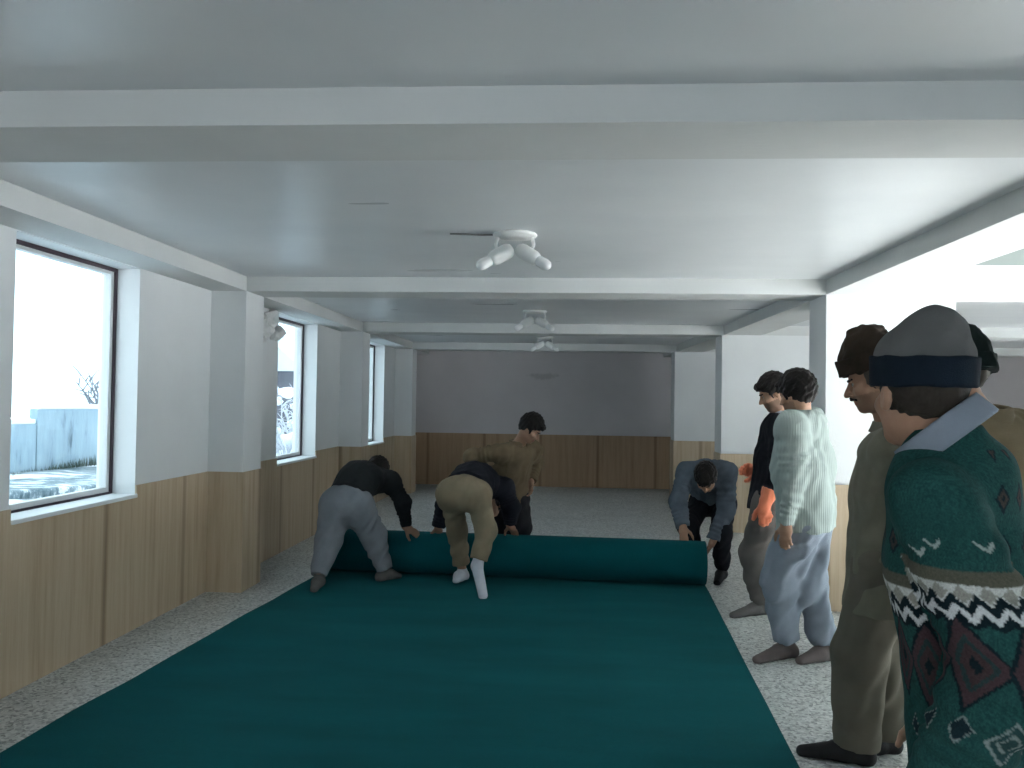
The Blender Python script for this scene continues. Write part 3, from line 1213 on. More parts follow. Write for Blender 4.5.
        def col(v):
            cc = np.tile(tint, (len(v), 1))
            p = (v-s.head)/s.hsc
            f, l, u = p@s.hf, p@s.hlft, p@s.hu
            hd_ = np.linalg.norm(p, axis=1) < .17
            lip = hd_ & (f > .074) & (np.abs(u+.069) < .011) & (np.abs(l) < .024)
            cc[lip] = tint*np.array([.85, .55, .55])
            for q in (-1, 1):
                r = np.hypot(l-q*.031, (u-.002)*1.4)
                cc[hd_ & (f > .05) & (r < .012)] = (.35, .33, .31)
                cc[hd_ & (f > .05) & (r < .0075)] = (.03, .02, .015)
            if beard:
                b = hd_ & (f > -.01) & (u < -.045-.0*f) & ~lip & (u > -.125)
                b &= ~((u > -.055) & (np.abs(l) < .02) & (f > .085) & (u > -.05))
                cc[b] = cc[b]*(1-beard)+beard*np.array([.03, .025, .022])
            return cc
        o = sdf_obj('person', F, M_SKIN, s.org, None, col)
        o.location = Vector(s.org)
        tag(o, s.label, 'person')
        s.obj = o
        return o

    def side(s, i):
        # towards the thumb: for a hanging arm it points to the chest side
        return s.cf if abs(unit(s.hd[i])@s.cf) < 0.8 else (s.left if i == 1 else -s.left)

    def pn(s, i):
        if s.palm[i] is not None:
            return np.asarray(s.palm[i], float)
        return (-s.left if i == 0 else s.left)

    def add(s, name, F, m, tint=None, parent=None, label=None):
        o = sdf_obj(name, F, m, s.org, parent or s.obj, tint)
        if label:
            o['label'] = label
        return o

    # ---- hair and caps
    def hair(s, m=None, thick=.016, front=.062, nape=-.075, puff=0.0, name='hair', tilt=0.0):
        m = m or M_HAIR
        c, R = s.hsc, (s.hf, s.hlft, s.hu)
        F = Field(s.head-.2, s.head+.2, min(s.h, .005))
        cut1 = (s.H(.092, 0, front), unit(s.hf*(-.0)+s.hu*(-1.0) + s.hf*(0.75)))     # hairline rising at the front
        cut2 = (s.H(-.10, 0, nape), -s.hu)
        F.ell(s.H(-.020, 0, .034), R, np.array((.098+thick, .078+thick, .093+thick+puff))*c, .01, cuts=[cut1, cut2])
        F.cone(s.H(.085, -.03, front+.02), s.H(.085, .035, front+.022), .018*c, .016*c, .03)
        for q in (-1, 1):   # sideburns
            F.cone(s.H(.028, q*.076, .03), s.H(.024, q*.072, -.022), .012*c, .008*c, .01)
        F.folds(lambda X, Y, Z: .0045*wob(X, Y, Z, 95, 1.0)+.003*wob(X, Y, Z, 190, 2.0))
        return s.add(name, F, m)

    def fringe(s, m, lo=-.075):
        """short hair showing under a cap at the sides and the back"""
        c, R = s.hsc, (s.hf, s.hlft, s.hu)
        F = Field(s.head-.2, s.head+.2, min(s.h, .005))
        F.ell(s.H(-.018, 0, .03), R, np.array((.105, .084, .098))*c, .01,
              cuts=[(s.H(0, 0, lo), -s.hu), (s.H(0.0, 0, .06), s.hu), (s.H(.03, 0, 0), s.hf)])
        F.ell(s.H(.012, 0, -.01), R, np.array((.030, .2, .045))*c, .004, op='sub') if False else None
        F.folds(lambda X, Y, Z: .003*wob(X, Y, Z, 150, 1.0))
        return s.add('hair', F, m)

    def moustache(s, m=None):
        F = Field(s.head-.2, s.head+.2, .004)
        F.cone(s.H(.094, 0, -.052), s.H(.080, .030, -.060), .0085, .006, .006)
        F.cone(s.H(.094, 0, -.052), s.H(.080, -.030, -.060), .0085, .006, .006)
        F.folds(lambda X, Y, Z: .0015*wob(X, Y, Z, 260))
        return s.add('moustache', F, m or M_HAIR)

    def brows(s, m=None):
        F = Field(s.head-.2, s.head+.2, .004)
        for q in (-1, 1):
            F.cone(s.H(.088, q*.014, .019), s.H(.076, q*.046, .022), .006, .0045, .002)
        return s.add('eyebrows', F, m or M_HAIR)

    # ---- clothes
    def top(s, name, m, rt=.135, rw=1.36, rch=.135, rs=.075, re=.064, rwr=.050, hem=.12, cuff=.0, fold=.006, ff=26,
            tint=None, label=None, h=None, seed=0.0, hemflare=0.0, rsh=.085, hn=None, ks=.045):
        F = Field(s.lo, s.hi, h or s.h)
        low = s.pel-s.up*hem
        cuts = [(low, -s.up if hn is None else -np.asarray(hn))]
        k = .05
        F.cone(s.pel-s.up*(hem+.1), s.mid, rt+hemflare, rt, k, s.left, rw, cuts)
        F.cone(s.mid, s.neck-s.up*.12, rt, rch, k, s.left, rw)
        F.cone(s.shd[0]-s.up*.01, s.shd[1]-s.up*.01, rsh, None, .06)
        F.cone(s.neck-s.up*.09, s.neck-s.up*.005, rsh+.01, .066, .05, cuts=[(s.neck+s.up*.005, s.up)])
        for i in (0, 1):
            fw_ = unit(s.wri[i]-s.elb[i])
            w = s.wri[i]-fw_*cuff
            ax = unit(s.elb[i]-s.shd[i])

            def dsp(X, Y, Z, t, i=i):
                return -.004*np.sin(38*t+1.5*np.sin(9*t+i))*np.sin(np.pi*np.clip(t, 0, 1))
            F.cone(s.shd[i], s.elb[i], rs, re, ks, disp=dsp)
            F.cone(s.elb[i], s.wri[i], re, rwr, min(.03, ks), cuts=[(w, fw_)], disp=dsp)
        if fold:
            F.folds(lambda X, Y, Z: fold*wob(X, Y, Z*.7, ff, seed)+fold*.5*wob(X, Y, Z, ff*2.3, seed+1))
        # carve the neck opening
        F.cone(s.neck-s.up*.02, s.neck+s.up*.1, .058, .058, .01, op='sub')
        return s.add(name, F, m, tint, label=label)

    def collar(s, m, name='collar', r=.068, hgt=.045, dz=0.0, tint=None, wide=1.15, t=.010, label=None, split=True, lean=-.15):
        F = Field(*s.box(s.neck, m=.22), min(s.h, .005))
        n = s.neck+s.up*dz
        ax = unit(s.up*1.0+s.cf*lean)
        F.cone(n-ax*.02, n+ax*(hgt+.05), r+t+.012, r+t-.004, .006, s.left, wide, cuts=[(n+ax*hgt, ax), (n-ax*.02, -ax)])
        F.cone(n-ax*.1, n+ax*.2, r, r-.006, .002, s.left, wide, op='sub')
        if split:
            F.cone(n+s.cf*.05-ax*.02, n+s.cf*.16+ax*.08, .015, .05, .004, op='sub')
        return s.add(name, F, m, tint, label=label)

    def trousers(s, m, rt=.115, rk=.105, ra=.075, pel=.145, waist=.10, anklelift=.02, fold=.008, ff=22, seed=0.0, sag=0.0,
                 label=None, drape=0.5, blouse=0.0):
        F = Field(s.lo, s.hi, s.h)
        F.cone(s.pel+s.up*(waist+.1), s.pel+V3(0, 0, .0), pel-.02, pel, .05, s.hl, 1.22, cuts=[(s.pel+s.up*waist, s.up)])
        F.cone(s.hips[0], s.hips[1], pel-.02, None, .05)
        F.cone(s.pel-V3(0, 0, .02), s.pel-V3(0, 0, .06+sag), pel*.75, pel*.55, .06)
        for i in (0, 1):
            ax = unit(s.ank[i]-s.kne[i])
            e = s.ank[i]-ax*anklelift
            ph = i*2.1+seed

            def dsp(X, Y, Z, t, ph=ph):
                ang = 60*(X*.6+Y*.8)
                return -.0065*np.sin(55*(X*.8+Y*.5)+9*t+1.5*np.sin(6*t+ph)+ph)*np.sin(np.pi*np.clip(t+.06, 0.0, 1))*drape*2
            F.cone(s.hips[i], s.kne[i], rt, rk, .05, disp=dsp)
            F.cone(s.kne[i], s.ank[i], rk, ra, .04, cuts=[(e, ax)], disp=dsp)
            if blouse:
                F.cone(e-ax*.10, e-ax*.045, ra+blouse*.6, ra+blouse, .04)
        if fold:
            F.folds(lambda X, Y, Z: fold*wob(X, Y, Z*.45, ff, seed)+fold*.45*wob(X, Y, Z*.8, ff*2.4, seed+2))
        return s.add('trousers', F, m, label=label)

    def shoe(s, i, m, name='shoe', r=.042, rt=.034, low=0.0, label=None, flat=True, ank=None):
        a, t = s.ank[i], s.toe[i]
        F = Field(*s.box(a, t, m=.16), .006)
        d = unit(t-a)
        fl = unit(V3(d[0], d[1], 0)) if flat else d
        sd = np.cross(V3(0, 0, 1), fl)
        cuts = [(V3(0, 0, low), V3(0, 0, -1))] if flat else []
        heel = V3(a[0], a[1], low+.03) - fl*.035 if flat else a
        if flat:
            tt = V3(t[0], t[1], low+.018)
            F.cone(heel, heel+fl*.09+V3(0, 0, .012), r, r*.95, .02, cuts=cuts)
            F.cone(heel+fl*.09+V3(0, 0, .012), tt, r*.98, rt*.72, .03, sd, 1.25, cuts=cuts)
            F.cone(heel, V3(a[0], a[1], a[2]), r, r*.95, .02, cuts=cuts+[(V3(0, 0, max(low+.10, 0)), V3(0, 0, 1))])
        else:
            F.cone(a, t, r, rt, .02)
            F.cone(a, a+unit(s.kne[i]-a)*.10, r, r*.98, .02)
        return s.add(name, F, m, label=label)


def knit_cap(s, m_crown, m_band=None, cz=.045, rb=.0, band=(-.01, .05), top=.16, lump=0.0, fold=.004, ff=60, front=0.0, sx=1.0):
    """cap > band (rolled brim)"""
    c, R = s.hsc, (s.hf, s.hlft, s.hu)
    F = Field(s.head-.26, s.head+.30, .005)
    b0, b1 = band
    tilt = unit(s.hu+s.hf*front)
    F.ell(s.H(-.015, 0, cz), R, np.array(((.112+rb)*sx, .092+rb, top-cz))*c, .01, cuts=[(s.H(0, 0, b0), -tilt)])
    if lump:
        F.ell(s.H(-.020, -.022, top-.020), R, np.array((.066, .062, .052))*c*lump, .025)
    F.folds(lambda X, Y, Z: fold*wob(X, Y, Z, ff)+fold*.4*wob(X, Y, Z, ff*2.7, 2))
    o = s.add('cap', F, m_crown)
    G = Field(s.head-.26, s.head+.30, .005)
    g0, g1 = s.H(-.015, 0, b0), s.H(-.015, 0, b1)
    w = (.092+rb)/(.112+rb)/sx
    rr = ((.112+rb)*sx+.010)*c
    G.cone(g0-tilt*.1, g1+tilt*.1, rr, rr*.985, .004, s.hlft, w, cuts=[(g0, -tilt), (g1, tilt)])
    G.folds(lambda X, Y, Z: .0022*wob(X, Y, Z, ff*1.6, 1))
    s.add('band', G, m_band or m_crown, parent=o)
    return o


# ------------------------------------------------------------------ the people
Z0 = 0.0
CT = TH+.003      # top of the carpet


def on_floor(px, py, z=0.0, lift=.085):
    p = ground(px, py, z)
    return p+V3(0, 0, lift)


def toe(px, py, z=0.0):
    return ground(px, py, z)+V3(0, 0, .018)


# 1 bent over the left end of the roll, seen from behind
c = facing(345, -25)
m1 = Man('person in a charcoal jumper and baggy grey trousers bent over the roll at left',
         ground(345, 584, CT),
         leg=(1.02, 1.02), arm=(1.03, 1.025), pelvis=at(347, 503, 6.62), neck=at(375, 474, 7.02), head=at(377, 472, 7.17),
         hf=facing(385, -35, -55), hu=facing(385, -35, 35), chest=V3(0, 0, -1)+.3*c, pfwd=c,
         wrists=[at(368, 532, 7.02), at(406, 527, 6.93)],
         ankles=[on_floor(319, 586, CT), on_floor(384, 580, CT)], toes=[toe(314, 592, CT), toe(399, 578, CT)],
         hands=[V3(.5, .5, -.4), V3(.75, .25, -.5)], palm=[V3(0, .7, -.7), V3(0, .7, -.7)],
         elbow=[V3(-.6, 0, .5), V3(.9, -.3, .3)], knee=[c+V3(-.35, 0, 0), c], mid=V3(0, -.03, .09), curl=(.15, .15), spread=(.3, .5))
m1.body()
m1.hair(front=.05)
m1.top('jumper', cloth('charcoal_knit', (.020, .022, .024)), rt=.138, rch=.125, hem=-.03, rs=.078, re=.066, rwr=.045, cuff=.01, fold=.006)
m1.trousers(cloth('grey_baggy_cotton', (.215, .228, .255), .1), rt=.130, rk=.104, ra=.066, pel=.150, waist=.05, fold=.007, seed=1, sag=.05, anklelift=.0)
M_SHOE = cloth('grey_sock', (.13, .12, .115), .2)
for i in (0, 1):
    m1.shoe(i, M_SHOE, 'sock', low=CT)

# 2 bent over the middle of the roll
c = facing(470, -8)
m2 = Man('person in khaki trousers and white socks bending over the middle of the roll',
         ground(468, 588, CT),
         leg=(1.015, 1.05), hipw=.105, arm=(1.02, 1.02), pelvis=at(464, 492, 6.52), neck=at(485, 484, 7.0), head=at(491, 506, 7.14),
         hf=facing(490, -15, -75), hu=facing(490, -10, -10), chest=V3(0, 0, -1)+.2*c, pfwd=c,
         wrists=[at(438, 528, 6.98), at(510, 526, 6.90)],
         ankles=[on_floor(462, 580, CT), at(477, 566, 6.44)], toes=[toe(456, 583, CT), ground(483, 598, CT)+V3(0, 0, .02)],
         hands=[V3(0, .6, -.6), V3(.25, .6, -.45)], palm=[V3(0, -.3, -1), V3(0, -.3, -1)],
         elbow=[V3(-.9, -.1, .3), V3(.9, -.1, .3)], knee=[c+V3(-.05, 0, 0), c*.7+V3(.8, 0, 0)], mid=V3(0, -.02, .07), sh=.19, curl=(.2, .2), spread=(.2, .3))
m2.body()
m2.hair(front=.05)
m2.top('jumper', cloth('near_black_jumper', (.012, .013, .019)), rt=.138, rch=.13, hem=-.03, rs=.082, re=.078, rwr=.055, cuff=.01)
m2.trousers(cloth('khaki_drill', (.225, .18, .12), .1), rt=.098, rk=.082, ra=.070, pel=.140, waist=.05, fold=.005, seed=3, anklelift=.05)
M_SOCK = cloth('white_sock', (.50, .51, .56), .08)
m2.shoe(0, M_SOCK, 'sock', r=.043, low=CT)
m2.shoe(1, M_SOCK, 'sock', r=.046, rt=.036, flat=False)

# 3 standing behind the roll
c = facing(512, -140)
m3 = Man('person in a brown jacket standing behind the roll, hand on hip, looking right',
         V3(*ground(512, 545)[:2]*1.0, 0),
         leg=1.01, pelvis=at(510, 497, 7.72), neck=at(519, 444, 7.60), head=at(531, 429, 7.50),
         hf=facing(532, -105, -38), hu=facing(532, -105, 52), chest=c, pfwd=c,
         wrists=[at(531, 482, 7.80), at(490, 474, 7.62)],
         ankles=[V3(at(520, 500, 7.75)[0], 7.68, .085), V3(at(503, 500, 7.8)[0], 7.80, .085)],
         toes=[V3(at(524, 500, 7.6)[0], 7.50, .018), V3(at(505, 500, 7.6)[0], 7.62, .018)],
         hands=[V3(.0, -.4, -1), V3(.5, -.4, -.4)],
         elbow=[V3(.15, 1, 0), V3(-1, .15, -.35)], curl=(.5, .8), sh=.18, mid=V3(-.02, .03, 0))
m3.body()
m3.hair(front=.06, puff=.012, thick=.018)
m3.brows()
M_BROWN = cloth('brown_jacket', (.165, .120, .072), .2)
m3.top('jacket', M_BROWN, rt=.135, rch=.13, hem=.06, rs=.078, re=.066, rwr=.052, cuff=.01, fold=.008, hemflare=.01)
m3.collar(M_BROWN, hgt=.035, r=.07)
m3.trousers(cloth('black_trousers', (.022, .021, .024)), rt=.108, rk=.098, ra=.080, pel=.116, seed=5)
M_DSHOE = cloth('dark_shoe', (.020, .019, .020), .3, 60, .5)
for i in (0, 1):
    m3.shoe(i, M_DSHOE)

# 4 at the right end of the roll, bending towards the camera
c = facing(706, 168)
m4 = Man('person in a blue-grey jacket bending down at the right end of the roll',
         ground(715, 580),
         arm=(1.03, 1.03), pelvis=at(713, 500, 7.45), neck=at(705, 468, 7.05), head=at(706, 478, 6.90),
         hf=facing(704, 172, -62), hu=facing(704, 172, 28), chest=V3(0, -.2, -1)+.35*c, pfwd=c,
         wrists=[at(713, 541, 6.98), at(683, 527, 6.96)],
         ankles=[on_floor(722, 578), V3(at(697, 560, 7.3)[0], 7.32, .085)],
         toes=[toe(717, 585), V3(at(695, 560, 7.2)[0], 7.16, .018)],
         hands=[V3(-.35, -.15, -.7), V3(.05, -.15, -.8)], palm=[V3(-1, 0.2, -.2), V3(.1, .5, -.6)],
         elbow=[V3(.7, .3, .1), V3(-.7, .3, .1)], knee=[c+V3(.15, 0, 0), c+V3(-.1, 0, 0)], mid=V3(0, .02, .07), sh=.165, curl=(.25, .25), spread=(.3, .3))
m4.body()
m4.hair(front=.06)
m4.brows()
M_BLUE = cloth('blue_grey_jacket', (.105, .130, .160), .2)
m4.top('jacket', M_BLUE, rt=.135, rch=.135, hem=.02, rs=.085, re=.074, rwr=.058, cuff=.01, fold=.008)
m4.collar(M_BLUE, hgt=.035, r=.068)
m4.trousers(cloth('black_suit_trousers', (.016, .017, .022)), rt=.098, rk=.085, ra=.068, pel=.135, waist=.06, seed=7)
for i in (0, 1):
    m4.shoe(i, M_DSHOE)

# 5 in black with orange gloves
c = facing(772, 92)
m5 = Man('person in a black jacket wearing orange rubber gloves, looking down',
         ground(762, 616),
         leg=1.012, arm=(1.012, 1.08), pelvis=at(768, 500, 5.92), neck=at(780, 417, 5.92), head=at(773, 393, 5.88),
         hf=facing(770, 100, -24), hu=facing(770, 100, 66), chest=c+V3(0, 0, 0), pfwd=c,
         wrists=[at(765, 505, 5.74), at(757, 471, 6.0)],
         ankles=[on_floor(760, 614), on_floor(792, 609)], toes=[toe(733, 618), toe(765, 612)],
         hands=[V3(.02, -.05, -1), V3(-.8, -.2, .10)],
         elbow=[V3(.7, -.2, -.3), V3(.6, .3, -.6)], curl=(.55, .5), sh=.18)
m5.body(beard=.55)
m5.hair(front=.058, puff=.008)
m5.brows()
m5.top('jacket', cloth('black_jacket', (.010, .010, .014)), rt=.125, rch=.125, hem=.08, rs=.074, re=.062, rwr=.048, cuff=.11, hemflare=.01)
m5.collar(cloth('white_collar', (.6, .62, .64)), hgt=.045, r=.062, t=.006)
m5.trousers(cloth('taupe_trousers', (.145, .130, .120), .1), rt=.104, rk=.106, ra=.075, pel=.112, seed=9, fold=.007)
M_GLOVE = cloth('orange_rubber', (.80, .24, .13), .1, 40, .45)
for i in (0, 1):
    F = Field(*m5.box(m5.wri[i], m5.elb[i], m=.26), .005)
    hand(F, m5.wri[i], m5.hd[i], m5.pn(i), m5.side(i), m5.curl[i], .15, inf=.006)
    a = m5.wri[i]*.55+m5.elb[i]*.45
    if i == 0:
        F.cone(m5.wri[i], a, .040, .062, .02, cuts=[(a, unit(m5.elb[i]-m5.wri[i]))])
    else:
        a = m5.wri[i]*.75+m5.elb[i]*.25
        F.cone(m5.wri[i], a, .040, .058, .02, cuts=[(a, unit(m5.elb[i]-m5.wri[i]))])
    F.folds(lambda X, Y, Z: .0025*wob(X, Y, Z, 90))
    m5.add('glove', F, M_GLOVE)
for i in (0, 1):
    m5.shoe(i, M_SHOE)

# 6 in a pale jumper
c = facing(800, 72)
m6 = Man('person in a pale ribbed jumper and baggy blue-grey trousers standing with arms down',
         ground(800, 660),
         leg=(1.03, 1.012), hipw=.085, pelvis=at(806, 520, 4.98), neck=at(801, 414, 4.96), head=at(796, 394, 4.94),
         hf=facing(796, 58, -14), hu=facing(796, 58, 76), chest=c, pfwd=c,
         wrists=[at(786, 527, 4.78), at(790, 527, 5.18)],
         ankles=[on_floor(787, 657), on_floor(826, 660)], toes=[toe(757, 663), toe(800, 664)],
         hands=[V3(-.05, -.02, -1), V3(-.1, 0, -1)],
         elbow=[V3(.8, -.3, -.1), V3(.8, .3, 0)], knee=[c*1.0, c*.6], curl=(.55, .5), sh=.185, sdrop=.03)
m6.body(beard=.4)
m6.hair(front=.05, nape=-.095, thick=.02, puff=.006)
M_PALE = cloth('pale_ribbed_jumper', (.35, .405, .38), .06, ribs=22)
m6.top('jumper', M_PALE, rt=.162, rch=.145, hem=.05, rs=.085, re=.068, rwr=.046, cuff=.0, fold=.009, ff=20, rsh=.09)
m6.collar(M_PALE, hgt=.035, r=.062, split=False)
m6.trousers(cloth('blue_grey_baggy_cotton', (.245, .280, .33), .1), rt=.116, rk=.102, ra=.066, pel=.122, fold=.0075, ff=27, seed=11, sag=.07, drape=1.1, blouse=.012)
M_TAUPE = cloth('taupe_shoe', (.14, .115, .11), .2)
for i in (0, 1):
    m6.shoe(i, M_TAUPE)

# 7 in an olive jacket and brown knitted cap
c = facing(885, 92)
m7 = Man('person in an olive jacket and rumpled brown cap with a moustache, in profile',
         ground(845, 758),
         leg=1.006, pelvis=at(886, 556, 3.55), neck=at(893, 432, 3.55), head=at(873, 380, 3.5),
         hf=facing(866, 94, -16), hu=facing(866, 94, 74), chest=c, pfwd=c,
         wrists=[at(892, 570, 3.36), at(868, 560, 3.74)],
         ankles=[on_floor(856, 762), on_floor(885, 752)], toes=[toe(802, 755), toe(842, 757)],
         hands=[V3(-.02, 0, -1), V3(-.1, 0, -1)],
         elbow=[V3(.8, -.3, 0), V3(.8, .3, 0)], curl=(.5, .5), sh=.185, hsc=1.06, h=.006)
m7.body(beard=.3)
m7.fringe(M_GREYHAIR)
m7.moustache()
m7.brows()
M_BRCAP = cloth('brown_wool', (.040, .028, .020), .35)
knit_cap(m7, M_BRCAP, M_BRCAP, rb=.012, band=(.042, .105), top=.225, fold=.010, ff=42, sx=.98)
M_OLIVE = cloth('olive_canvas', (.175, .165, .125), .15)
m7.top('jacket', M_OLIVE, rt=.145, rch=.14, hem=.22, rs=.085, re=.074, rwr=.058, cuff=.0, fold=.008, ff=18, hemflare=.012, label='olive canvas jacket')
m7.collar(M_OLIVE, hgt=.03, r=.075, wide=1.25)
m7.trousers(cloth('olive_brown_trousers', (.135, .122, .096), .1), rt=.120, rk=.108, ra=.092, pel=.13, seed=13, fold=.004, anklelift=-.01)
for i in (0, 1):
    m7.shoe(i, M_DSHOE)

# 9 behind the nearest man
c = facing(960, 55)
m9 = Man('person in a tan jacket and plain black knitted cap, mostly hidden behind the patterned jumper',
         V3(at(985, 500, 2.55)[0], 2.55, 0),
         leg=1.01, pelvis=at(990, 600, 2.5), neck=at(978, 421, 2.5), head=at(950, 376, 2.48),
         hf=facing(955, 52, -10), hu=facing(955, 52, 80), chest=c, pfwd=c,
         wrists=[at(960, 640, 2.35), at(1030, 640, 2.6)],
         ankles=[V3(at(970, 500, 2.5)[0], 2.5, .085), V3(at(1010, 500, 2.6)[0], 2.6, .085)],
         toes=[V3(at(940, 500, 2.6)[0], 2.6, .018), V3(at(985, 500, 2.7)[0], 2.72, .018)],
         hands=[V3(0, 0, -1), V3(0, 0, -1)], curl=(.5, .5), h=.006, hsc=.97)
m9.body()
m9.fringe(M_GREYHAIR, lo=-.06)
M_BLACKCAP = cloth('black_wool', (.008, .014, .013), .3)
knit_cap(m9, M_BLACKCAP, M_BLACKCAP, rb=.004, band=(-.005, .045), top=.165, fold=.003)
M_TAN = cloth('tan_jacket', (.20, .155, .095), .12)
m9.top('jacket', M_TAN, rt=.14, rch=.14, hem=.12, rs=.085, re=.074, rwr=.058, fold=.007)
m9.collar(M_TAN, hgt=.045, r=.068, wide=1.2)
m9.trousers(cloth('dark_brown_trousers', (.05, .045, .04)), rt=.105, rk=.095, ra=.075, pel=.135, seed=15)
for i in (0, 1):
    m9.shoe(i, M_DSHOE)

# 8 nearest man in a patterned jumper
c = facing(965, 80)
YN = 1.74
m8 = Man('person nearest the camera in a green patterned jumper and grey cap with a navy band',
         V3(at(968, 500, YN+.06)[0], YN+.06, 0),
         leg=1.01, pelvis=at(972, 690, YN+.10), neck=at(946, 432, YN+.06), head=at(918, 393, YN+.09),
         hf=facing(917, 33, 2), hu=facing(917, 33, 92), chest=c, pfwd=c,
         wrists=[at(948, 790, YN-.12), at(935, 780, YN+.30)],
         ankles=[V3(at(975, 500, YN)[0], YN-.02, .085), V3(at(990, 500, YN+.2)[0], YN+.2, .085)],
         toes=[V3(at(900, 500, YN)[0]-.02, YN+.08, .018), V3(at(925, 500, YN+.2)[0], YN+.32, .018)],
         hands=[V3(-.05, 0, -1), V3(-.1, 0, -1)],
         elbow=[V3(.7, -.4, 0), V3(.8, .4, 0)], curl=(.5, .5), sh=.180, sdrop=.08, hipw=.075, nr=.049, h=.006, hsc=.985, ua=.31, fa=.27)
m8.body()
m8.fringe(cloth('dark_brown_hair', (.040, .032, .026), .5, 300, .7), lo=-.060)
knit_cap(m8, cloth('grey_felt', (.105, .105, .105), .12), cloth('navy_knit', (.007, .013, .022), .25), rb=.002,
         band=(.014, .080), top=.158, cz=.078, lump=1.0, fold=.003, ff=30)
arm_a, arm_b, arm_c = m8.shd[0], m8.elb[0], m8.wri[0]
KPX = 1.47/820


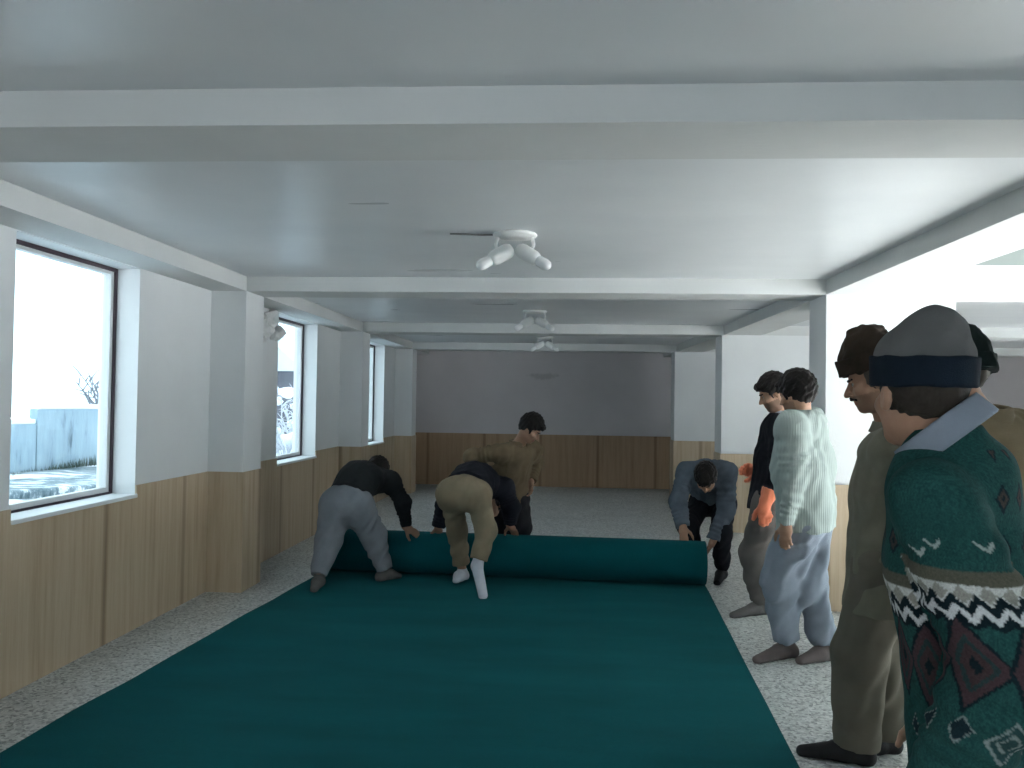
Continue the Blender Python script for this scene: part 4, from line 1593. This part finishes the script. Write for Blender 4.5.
def knit_tint(v):
    """bands, zigzags and diamonds worked into the jumper: height runs up it, u runs round sleeve or body"""
    z = v[:, 2]
    py = 411.5+(1.5-z)/KPX
    t = np.clip((z-arm_b[2])/(arm_a[2]-arm_b[2]), 0, 1)[:, None]
    t2 = np.clip((z-arm_c[2])/(arm_b[2]-arm_c[2]), 0, 1)[:, None]
    ctr = np.where(z[:, None] > arm_b[2], arm_b+(arm_a-arm_b)*t, arm_c+(arm_b-arm_c)*t2)
    dv = v-ctr
    view_ = unit(V3(ctr[:, 0].mean(), ctr[:, 1].mean(), 0))
    rx = V3(view_[1], -view_[0], 0)
    rad = np.hypot(dv[:, 0], dv[:, 1])
    sleeve = rad < .115
    ang = np.arctan2(dv@rx, -(dv@view_))
    u = ang*.092
    tc = m8.pel*.5+m8.neck*.5
    dt = v-tc
    ang2 = np.arctan2(dt@rx, -(dt@view_))
    u = np.where(sleeve, u, ang2*.18+.02)
    px = 950+u/KPX
    py = np.where(sleeve, py, 411.5+(1.5-z)*820/1.66)
    teal = np.array((.014, .058, .054))
    dark = np.array((.006, .014, .018))
    c = np.tile(teal, (len(v), 1))
    rn = .5+.5*np.sin(px*1.9+np.sin(py*.7)*2)*np.cos(py*1.3)
    c *= (.75+.5*rn)[:, None]

    def tri(x, p):
        return np.abs(((x/p) % 1.0)-.5)*2      # 0..1

    def put(m, col):
        c[m] = col
    P = 23.0
    zz = tri(px, P)*12.0
    # shoulder panel seams on the upper body, dark yoke piping
    q = tri(px+9, 40)+tri(py+6, 48)
    body_ = (~sleeve) & (py > 452) & (py < 577)
    put(body_ & (q < .62), dark*1.3)
    put(body_ & (q < .42), (.046, .036, .032))
    put(body_ & (q < .16), dark)
    # small ticks
    m = (np.abs(py-556-np.abs((px-935))*(-.9)) < 2.2) & (np.abs(px-935) < 9)
    m |= (np.abs(py-556-np.abs((px-985))*(-.9)) < 2.2) & (np.abs(px-985) < 9)
    m |= (np.abs(py-566-np.abs((px-912))*(-.8)) < 2.2) & (np.abs(px-912) < 10)
    put(m, (.26, .30, .28))
    b = (py > 577) & (py < 592)
    put(b, (.085, .082, .062))
    b = (py >= 590) & (py < 598+zz)
    put(b, (.46, .47, .45))
    dm = np.abs(((px/P) % 1)-.0)
    dm = np.minimum(dm, 1-dm)*P
    put(b & (np.abs(py-599)+dm*.95 < 9), (.24, .24, .21))
    b = (py >= 598+zz) & (py < 608+zz)
    put(b, dark)
    b = (py >= 608+zz) & (py < 616.5+zz)
    put(b, (.50, .52, .52))
    b = (py >= 616.5+zz) & (py < 628+zz*.4)
    put(b, dark)
    # big dull purple lozenges with dark outlines
    for cx, cy, hw, hh in ((926, 668, 32, 44), (988, 670, 31, 44), (868, 668, 28, 40), (1052, 668, 30, 42)):
        r = np.abs(px-cx)/hw+np.abs(py-cy)/hh
        put((r < 1.14) & (py > 626), dark*1.1)
        put(r < 1.0, (.052, .030, .034))
        put((r < .68), (.020, .040, .040))
        put(r < .5, (.046, .028, .030))
        put(r < .22, dark)
    for cx, cy, hw, in ((930, 734, 15), (980, 742, 23), (885, 738, 12), (1030, 742, 20)):
        r = (np.abs(px-cx)+np.abs(py-cy))/hw
        put(r < 1.0, (.17, .20, .19))
        put(r < .84, dark*1.5 if hw < 20 else (.018, .05, .05))
        if hw >= 20:
            put(r < .52, (.15, .18, .17))
            put(r < .38, (.02, .05, .05))
    return c


m8.top('jumper', M_KNIT, rt=.134, rch=.130, hem=.24, rs=.086, re=.092, rwr=.075, cuff=-.01, fold=.0045, ff=17, tint=knit_tint, h=.0042, rsh=.066, hn=V3(0, 0, 1), ks=.016,
       label='green jumper with white zigzags and dark lozenges')
M_SHIRT = cloth('grey_blue_shirt', (.21, .24, .29), .1)
m8.collar(M_SHIRT, name='shirt_collar', hgt=.036, r=.090, wide=1.04, t=.009, dz=-.008, lean=.72)
m8.trousers(cloth('blue_denim', (.03, .05, .11)), rt=.080, rk=.078, ra=.072, pel=.094, seed=17)
for i in (0, 1):
    m8.shoe(i, M_DSHOE)

# ------------------------------------------------------------------ bundled sheeting by the middle window
pc = at(274, 325, 7.45)
F = Field(pc-.45, pc+.45, .007)
xw = XL+.004
rn = random.Random(4)
for k in range(14):
    a = V3(xw+rn.uniform(.0, .06), pc[1]+rn.uniform(-.30, .16), 2.24-rn.uniform(0, .20))
    b_ = a+V3(rn.uniform(-.03, .03), rn.uniform(-.12, .12), rn.uniform(-.09, .07))
    F.cone(a, b_, rn.uniform(.025, .05), rn.uniform(.02, .045), .035)
F.clip(V3(xw, 0, 0), V3(-1, 0, 0))
F.clip(V3(0, 0, ZB-.01), V3(0, 0, 1))
F.folds(lambda X, Y, Z: .010*wob(X, Y, Z, 45)+.006*wob(X, Y, Z, 110, 2))
o = sdf_obj('plastic_sheeting', F, mat('dull_grey_plastic', (.74, .74, .73), .6, .2), pc)
o.location = Vector(pc)
tag(o, 'crumpled grey sheeting bunched at the top corner of the middle window', 'sheeting')
